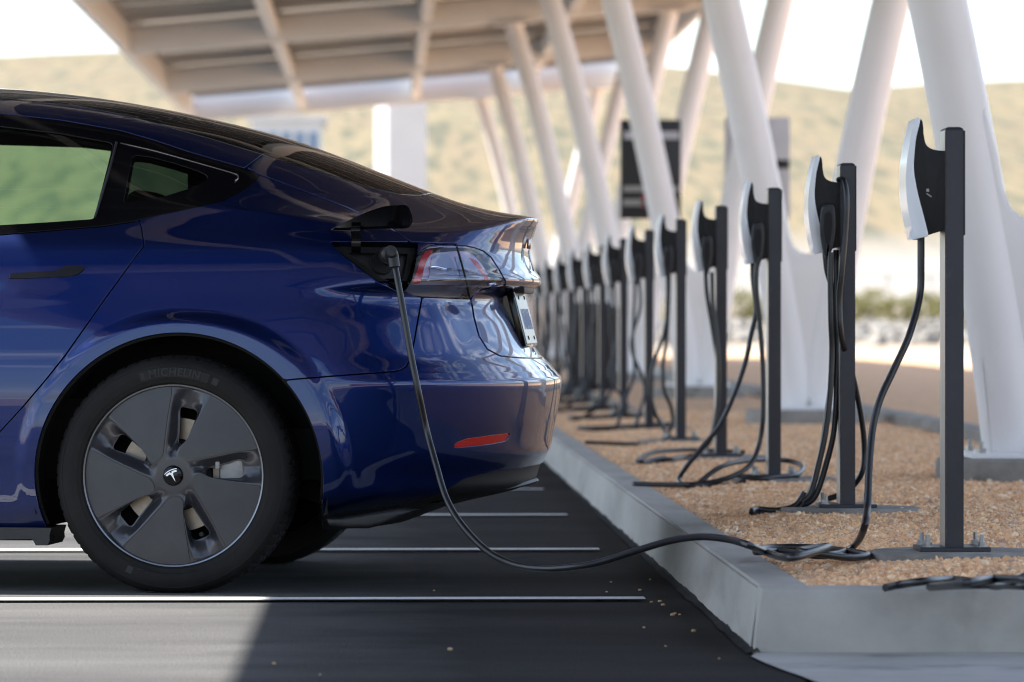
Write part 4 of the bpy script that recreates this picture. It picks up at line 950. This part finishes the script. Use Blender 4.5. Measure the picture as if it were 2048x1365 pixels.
# second post
P2 = lambda L_: path(1, L_)
cable(chargers[1], P2([(1650,500),(1654,540),(1664,580),(1668,640),(1667,700),(1663,760),(1655,820),(1645,890),(1632,950),(1612,1000),(1585,1025),(1550,1034),(1515,1033),(1503,1024,.0),(1515,1019),(1555,1021),(1590,1012),(1610,985)]), 1)
cable(chargers[1], P2([(1662,505,-.03),(1661,560,-.03),(1662,640,-.03),(1664,700,-.02),(1660,790,-.02),(1650,870,-.02),(1637,930,-.02),(1622,985,-.02),(1605,1005,-.02)]), 1)
cable(chargers[1], P2([(1672,500),(1673,560),(1672,610),(1676,680),(1674,760),(1668,860),(1652,930),(1632,990),(1612,1008),(1608,1000)]), 1)
cable(chargers[1], P2([(1678,360,.02),(1688,363,-.02),(1693,400,-.04),(1690,470,-.04),(1684,540,-.04),(1679,600,-.03),(1684,680,-.02),(1705,750,.1),(1722,830,.14),(1729,900,.16),(1722,950,.16),(1690,985,.2),(1650,1000,.2)]), 1)
# third post: coils lying round the footing
P3 = lambda L_: path(2, L_)
cable(chargers[2], P3([(1505,515),(1506,560),(1512,620),(1502,670),(1492,720),(1472,780),(1440,850),(1400,900),(1372,935),(1358,960),(1372,975,-.2),(1420,977,-.2),(1470,972,-.2),(1490,960,-.2)]), 2)
cable(chargers[2], P3([(1515,515,-.02),(1512,570,-.02),(1520,650,-.02),(1526,740,-.02),(1526,830,-.02),(1518,890,-.02),(1500,930,-.1),(1460,955,-.2),(1400,968,-.2),(1330,970,-.25),(1265,968,-.3)]), 2)
cable(chargers[2], P3([(1395,968,-.1),(1440,935,0),(1490,922,.2),(1550,920,.4),(1590,925,.4),(1606,937,.2),(1590,950,0),(1555,955,-.1),(1520,958,-.15),(1470,950,-.1)]), 2)
P4 = lambda L_: path(3, L_)
cable(chargers[3], P4([(1411,545),(1414,590),(1424,650),(1434,720),(1436,790),(1428,850),(1418,885),(1400,905),(1370,915),(1320,925),(1282,930,-.1),(1276,920,0),(1310,905,.2),(1370,900,.4),(1440,902,.5),(1490,905,.5)]), 3)
cable(chargers[3], P4([(1424,545,-.03),(1426,610,-.03),(1434,680,-.03),(1437,760,-.03),(1432,840,-.03),(1420,880,-.03),(1385,915,-.1),(1330,928,-.2),(1290,925,-.1),(1330,915,.1)]), 3)
P5 = lambda L_: path(4, L_)
cable(chargers[4], P5([(1335,545),(1335,600),(1330,660),(1310,720),(1300,770),(1308,820),(1325,855),(1345,885,-.1),(1300,888,-.3),(1240,888,-.4),(1170,885,-.4)]), 4)
cable(chargers[4], P5([(1338,545),(1337,600),(1333,680),(1326,730),(1328,780),(1342,815),(1345,850),(1330,870)]), 4)
for k in range(5, 13):
    Yk = PY0 + DP * k; o_ = rng.uniform(-.04, .04, 6); b0 = Vector((PXX - .07, Yk + .07, .93))
    def q3(x, y, z): return Vector((PXX + x, Yk + y, z))
    cable(chargers[k], [q3(-.075,.07,.95), q3(-.075,.06,.85), q3(-.06+o_[0],.04,.65), q3(-.07+o_[1],0,.45), q3(-.12+o_[2],-.05,.28), q3(-.22+o_[3],-.1,.172), q3(-.34+o_[4],.05,.170), q3(-.2,.25,.170), q3(.12,.2,.19), q3(.15,-.1,.19), q3(-.1,-.2,.172), q3(-.3,-.1,.175)], k)
    cable(chargers[k], [q3(-.055,-.01,.95), q3(-.05,-.02,.8), q3(-.07+o_[2],-.02,.6), q3(-.055+o_[3],-.03,.4), q3(-.02+o_[4],-.06,.26), q3(-.1,-.14,.175), q3(-.25,-.05,.175)], k)
for t in chargers[1:]:
    pass
# children of moved empties: cables were written in world space against the template offset, handled by link_mesh (parent already moved)
# loose cable lying on the near kerb corner, right
bm = BM(); tube(bm, [gp(1770,1176,.155), gp(1800,1170,.16), gp(1850,1163,.17), gp(1910,1160,.165), gp(1960,1166,.17), gp(2000,1172,.165), gp(2060,1150,.19), gp(2120,1130,.18), gp(2200,1150,.17), gp(2120,1176,.16), gp(2040,1172,.165), gp(1960,1170,.18), gp(1900,1172,.165), gp(1860,1174,.16), gp(1930,1166,.19), gp(1990,1158,.19), gp(2060,1160,.20), gp(2160,1168,.19)], CABR, n=12)
o = obj('loose_cable', bm, M['cable']); tag(o, 'tangled black cable lying on the gravel at the near corner of the kerb', 'cable')

# ================================================================== CANOPY
canopy = empty('solar_canopy', (0, 40, 4)); tag(canopy, 'long beige steel canopy roofed with solar panels above the charging bays', 'canopy')
TILT = math.atan(.086)
def cz_(x): return 3.945 + .086 * x
XL, XRr, YN, YF = -2.94, 3.66, 3.2, 73.9
RY = Matrix.Rotation(-TILT, 3, 'Y')
RAF = [8.25 + 9.35 * k for k in range(8)]; RAF[-1] = 73.7
for y in RAF:
    hh_ = .37 if y > 70 else .30; bm = BM(); bx(bm, ((XL + XRr) / 2, y, cz_((XL + XRr) / 2) + hh_ / 2), ((XRr - XL - .16) / math.cos(TILT), .16, hh_), RY, .015, 2); obj('rafter', bm, M['canopypaint'], canopy)
PUR = [-1.25, .45, 2.1]
for x in (XL + .04, XRr - .04):
    bm = BM(); bx(bm, (x, (YN + YF) / 2, cz_(x) + .18), (.08, YF - YN, .36), RY, .01, 2); obj('edge_beam', bm, M['canopypaint'], canopy)
for x in PUR:
    for a, b in zip(RAF, RAF[1:]):
        bm = BM(); bx(bm, (x, (a + b) / 2, cz_(x) + .16), (.12, b - a - .165, .20), RY, .01, 1); obj('purlin', bm, M['canopypaint'], canopy)
n_ = 0; y = YN + .05
while y < YF - .9:
    bm = BM(); bx(bm, ((XL + XRr) / 2, y + .515, cz_(.36) + .385), ((XRr - XL - .02), 1.029, .035), RY); obj('solar_panel', bm, M['panel'], canopy, smooth=False)
    if 1:
        for dy in ((.25,), (.77,), ())[n_ % 3]:
            bm = BM(); bx(bm, ((XL + XRr) / 2, y + dy, cz_(.36) + .347), ((XRr - XL - .2), .05, .038), RY); obj('rail', bm, M['deck'], canopy, smooth=False)
    n_ += 1
    y += 1.03
def column(y, tmpl=None):
    t = empty('steel_column', (2.32, y, .14)); x0 = 2.32
    for s_ in (-1, 1):
        P = [(.045, .2), (.10, .62), (.19, 1.15), (.335, 1.9), (.585, 3.0), (.875, 4.12 + .075 * s_)]
        bm = BM(); tube(bm, [(x0 + s_ * a, y, b) for a, b in P], .113, n=28, k=6, taper=lambda q_: 1.02 - .13 * q_); obj('leg', bm, M['columnpaint'], t)
    o_ = [(-.150, .245), (-.168, .45), (-.195, .72), (-.235, .95), (-.28, 1.15), (-.30, 1.30), (-.17, 1.5), (-.125, 1.34), (-.105, 1.22), (-.075, 1.14), (-.035, 1.105), (0, 1.10)]
    o_ = o_ + [(-x, z) for x, z in reversed(o_[:-1])]
    bm = BM(); prism(bm, [(x0 + x, z) for x, z in o_], y - .085, y + .085, .02, 3); obj('gusset', bm, M['columnpaint'], t)
    bm = BM(); bx(bm, (x0, y, .253), (.46, .40, .02), None, .003, 1); bp_ = obj('base_plate', bm, M['columnpaint'], t)
    for ax_ in (-.195, 0, .195):
        for ay_ in (-.165, .165):
            bm = BM(); cyl(bm, (x0 + ax_, y + ay_, .262), (x0 + ax_, y + ay_, .280), .018, .018, 6); cyl(bm, (x0 + ax_, y + ay_, .280), (x0 + ax_, y + ay_, .305), .009, .009, 10); obj('anchor_bolt', bm, M['steel'], bp_, angle=30)
    bm = BM(); cyl(bm, (x0, y, .10), (x0, y, .235), .345, .335, 48); cyl(bm, (x0, y, .235), (x0, y, .243), .335, .325, 48); obj('footing', bm, M['footing'], t, angle=40)
    for s_ in (-1, 1):
        bm = BM(); xx = x0 + s_ * .885; bx(bm, (xx, y, cz_(xx) - .012), (.42, .3, .022), RY, .004, 1); obj('top_plate', bm, M['columnpaint'], t)
    return t
names = ['hidden', 'nearest off-white V-shaped column, at the right edge beside the front charging post', 'second V-shaped column, its crotch showing between the second and third posts', 'third V-shaped column, carrying the black and the grey board', 'fourth V-shaped column from the camera, just left of the black board', 'fifth V-shaped column from the camera', 'sixth V-shaped column from the camera, thin in the distance', 'farthest V-shaped column under the far edge of the canopy']
for k, y in enumerate(RAF):
    t = column(y); tag(t, names[k] if k else 'V-shaped column standing closest to the camera side, outside the right edge', 'column', 'V-shaped columns holding the canopy')
# boards on the third column
def board(name, pxl, pxr, pyt, pyb, y, material, label, cat, bands, dpt=.10):
    a, b = at(pxl, pyt, y), at(pxr, pyb, y); t = empty(name, ((a.x + b.x) / 2, y, b.z)); tag(t, label, cat)
    bm = BM(); bx(bm, ((a.x + b.x) / 2, y + dpt / 2, (a.z + b.z) / 2), (b.x - a.x, dpt, a.z - b.z), None, .008, 2); obj('panel', bm, material, t)
    for i, (x0, y0, x1, y1, mt) in enumerate(bands):
        p, q_ = at(x0, y0, y - .004), at(x1, y1, y - .004); bm = BM(); bx(bm, ((p.x + q_.x) / 2, y - .003, (p.z + q_.z) / 2), (q_.x - p.x, .004, p.z - q_.z)); obj('stripe', bm, mt, t, smooth=False)
    bm = BM(); bx(bm, ((a.x + b.x) / 2, y + dpt + .04, (a.z + b.z) / 2), ((b.x - a.x) * .3, .08, (a.z - b.z) * .7)); obj('bracket', bm, M['steel'], t, smooth=False)
M['wband'] = mat('pale_lettering_band', (.50, .50, .54), .5); M['gband'] = mat('grey_label_band', (.30, .29, .28), .5); M['boardgrey'] = noisy('grey_cabinet_paint', (.42, .42, .44), (.48, .48, .50), 4, .45)
M['boardblack'] = mat('black_cabinet_paint', (.012, .012, .015), .4); M['greenled'] = mat('green_display', (.10, .16, .04), .4)
board('sign_board', 1241, 1362, 240, 438, 37.0, M['boardblack'], 'black board with pale bands mounted beside the third V-shaped column', 'sign board', [(1248,263,1358,279,M['wband']),(1246,372,1358,384,M['gband']),(1246,399,1350,412,M['gband']),(1283,392,1290,415,mat('small_red_label', (.5, .05, .05), .5))])
board('power_cabinet', 1452, 1580, 235, 438, 37.0, M['boardgrey'], 'grey cabinet with a dark display strip behind the second V-shaped column', 'cabinet', [(1535,320,1579,338,M['boardblack']),(1548,323,1562,334,M['greenled'])], .18)
# litter bin behind the far posts
y = 39.5; a, b = at(1136, 612, y), at(1238, 780, y); t = empty('litter_bin', ((a.x + b.x) / 2, y, .15)); tag(t, 'dark brown slatted litter bin standing behind the row of far posts', 'litter bin')
M['bin'] = noisy('dark_brown_slats', (.018, .013, .013), (.03, .022, .02), 9, .5)
bm = BM(); bx(bm, ((a.x + b.x) / 2, y + .22, (a.z + .15) / 2), (b.x - a.x - .02, .40, a.z - .15), None, .02, 2)
obj('bin_body', bm, M['bin'], t)
for i in range(9):
    bm = BM(); x = a.x + (b.x - a.x) * (i + .5) / 9; bx(bm, (x, y + .01, (a.z + .17) / 2), ((b.x - a.x) / 9 * .7, .02, a.z - .2), None, .004, 1); obj('slat', bm, M['bin'], t)
bm = BM(); cyl(bm, ((a.x + b.x) / 2, y + .22, a.z), ((a.x + b.x) / 2, y + .22, a.z + .03), .17, .15, 28); obj('lid', bm, M['boardblack'], t)

# ================================================================== BACKGROUND THINGS
M['white'] = noisy('white_render', (.50, .50, .50), (.56, .56, .56), .7, .6)
y = 98.0; a, b = at(733, 203, y), at(820, 640, y); bm = BM(); bx(bm, ((a.x + b.x) / 2 + .25, y + .45, (a.z + b.z) / 2), (b.x - a.x - .05, .9, a.z - b.z), Matrix.Rotation(.30, 3, 'Z'), .02, 1)
o = obj('pylon', bm, M['white']); tag(o, 'square white pylon rising beyond the far end of the canopy', 'pylon')
y = 125.0; a, b = at(505, 242, y), at(640, 560, y); t = empty('white_building', ((a.x + b.x) / 2, y, 1.5)); tag(t, 'small pale building with bluish glazing beyond the canopy, behind the car roof', 'building')
bm = BM(); bx(bm, ((a.x + b.x) / 2, y + 2, (a.z + b.z) / 2), (b.x - a.x, 4, a.z - b.z)); obj('wall', bm, M['white'], t, smooth=False)
M['bluepane'] = mat('blue_glazing', (.10, .17, .28), .1, 0)
for i in range(5):
    x = a.x + (b.x - a.x) * (i + .5) / 5; bm = BM(); bx(bm, (x, y - .01, a.z - 1.6), ((b.x - a.x) / 5 * .62, .06, 2.6)); obj('window', bm, M['bluepane'], t, smooth=False)
bm = BM(); bx(bm, ((a.x + b.x) / 2, y + 2, a.z + .06), (b.x - a.x + .3, 4.3, .12)); obj('roof', bm, M['white'], t, smooth=False)
# shrubs and rip-rap
M['leaf'] = noisy('yellow_green_leaves', (.10, .095, .018), (.19, .17, .035), 3, .7)
M['stem'] = mat('dry_stem', (.16, .12, .07), .8)
def shrub(x, y, z, h, wd, label):
    t = empty('shrub', (x, y, z)); tag(t, label, 'shrub', 'shrubs on the bank behind the island')
    bm = BM()
    for i in range(900):
        u = rng.normal(size=3); u /= np.linalg.norm(u); r = rng.uniform(.35, 1) ** .6 * (1 + .22 * math.sin(u[0] * 5 + x) * math.cos(u[1] * 4))
        c = Vector((x + u[0] * wd * .5 * r, y + u[1] * wd * .5 * r, z + h * .48 + u[2] * h * .5 * r)); s_ = rng.uniform(.03, .07); d = Vector(rng.normal(size=3)).normalized(); e_ = d.orthogonal().normalized()
        bm.faces.new([bm.verts.new(c + e_ * s_ * .4), bm.verts.new(c + d * s_), bm.verts.new(c - e_ * s_ * .4), bm.verts.new(c - d * s_)])
    obj('foliage', bm, M['leaf'], t, smooth=False)
    bm = BM()
    for i in range(7):
        a = rng.uniform(0, 6.28); cyl(bm, (x, y, z - .1), (x + math.cos(a) * wd * .3, y + math.sin(a) * wd * .3, z + h * .7), .015, .006, 6)
    obj('stems', bm, M['stem'], t)
sp = [(1040,'far left shrub showing between the distant columns'),(1190,'shrub glimpsed behind the litter bin'),(1330,'shrub glimpsed left of the fourth post'),(1400,'shrub between the fourth and fifth posts'),(1478,'yellow-green shrub left of the third post'),(1530,'small shrub just behind the third post'),(1700,'low yellow-green shrub right of the second post'),(1748,'tall rounded yellow-green shrub between the first two posts'),(1800,'broad yellow-green shrub behind the hanging cable of the nearest post'),(1852,'dense yellow-green shrub left of the nearest post'),(1905,'yellow-green shrub right behind the nearest post'),(1990,'shrub beyond the nearest column'),(2060,'shrub at the right edge')]
for i, (px, lb) in enumerate(sp):
    y = 110 + rng.uniform(-1, 1.5); p = at(px, 650, y); shrub(p.x, y, float(terr(np.array(p.x), np.array(y))) - .03, rng.uniform(.62, .92), rng.uniform(.9, 1.3), lb)
M['rock'] = noisy('pale_boulder', (.15, .14, .12), (.27, .25, .22), 2, .85)
bm = BM()
for i in range(520):
    y = rng.uniform(99.5, 108); x = rng.uniform(.02, .145) * y; z = float(zprof(y)); s_ = rng.uniform(.10, .30)
    r0 = bmesh.ops.create_icosphere(bm, subdivisions=1, radius=s_)
    A_r = Matrix.Rotation(rng.uniform(0, 6), 4, Vector(rng.normal(size=3)).normalized())
    for v in r0['verts']: v.co = Vector((x, y, z)) + (A_r @ Vector((v.co.x * 1.2, v.co.y * .8, v.co.z * .6))) * rng.uniform(.85, 1.1)
o = obj('rocks', bm, M['rock'], smooth=False); tag(o, 'band of pale rip-rap stones on the slope below the shrubs', 'rocks', kind='stuff')
# wire fence along the pale bank
fy = 128.0; t = empty('wire_fence', (8, fy, 1.6)); tag(t, 'thin grey wire fence on the white bank beyond the shrubs', 'fence')
fz = lambda px: at(px, 552, fy)
for i in range(14):
    p = fz(1010 + i * 85); bm = BM(); cyl(bm, (p.x, fy, float(zprof(fy)) - .1), (p.x, fy, p.z + .04), .035, .035, 8); obj('fence_post', bm, M['steel'], t)
for dz in (0, -.25):
    a, b = fz(1000), fz(2130); bm = BM(); cyl(bm, (a.x, fy, a.z + dz), (b.x, fy, b.z + dz), .022, .022, 6); obj('rail', bm, M['steel'], t)
# what the car's flank mirrors: a low stucco building on the far side of the lot, behind the camera
bt = empty('stucco_building', (10, -42, 0)); tag(bt, 'low ochre stucco building with a red tiled roof across the car park', 'building')
M['stucco'] = noisy('ochre_stucco', (.50, .33, .17), (.58, .40, .22), 1.2, .85); M['tile'] = noisy('red_roof_tile', (.30, .07, .035), (.42, .12, .06), 3, .7); M['dk'] = mat('dark_window', (.02, .03, .04), .08)
bm = BM(); bx(bm, (10, -46, 1.9), (26, 8, 3.8)); obj('wall', bm, M['stucco'], bt, smooth=False)
bm = BM(); vs = [bm.verts.new(p) for p in [(-3.8,-41.2,3.7),(23.8,-41.2,3.7),(23.8,-50.8,3.7),(-3.8,-50.8,3.7),(0,-46,6.0),(20,-46,6.0)]]
for f_ in ((0,1,5,4),(1,2,5),(2,3,4,5),(3,0,4),(3,2,1,0)): bm.faces.new([vs[i] for i in f_])
obj('roof', bm, M['tile'], bt, smooth=False)
for i in range(8):
    bm = BM(); bx(bm, (-1 + i * 3.2, -41.96, 1.8), (1.5, .12, 1.7)); obj('window', bm, M['dk'], bt, smooth=False)

#@@END
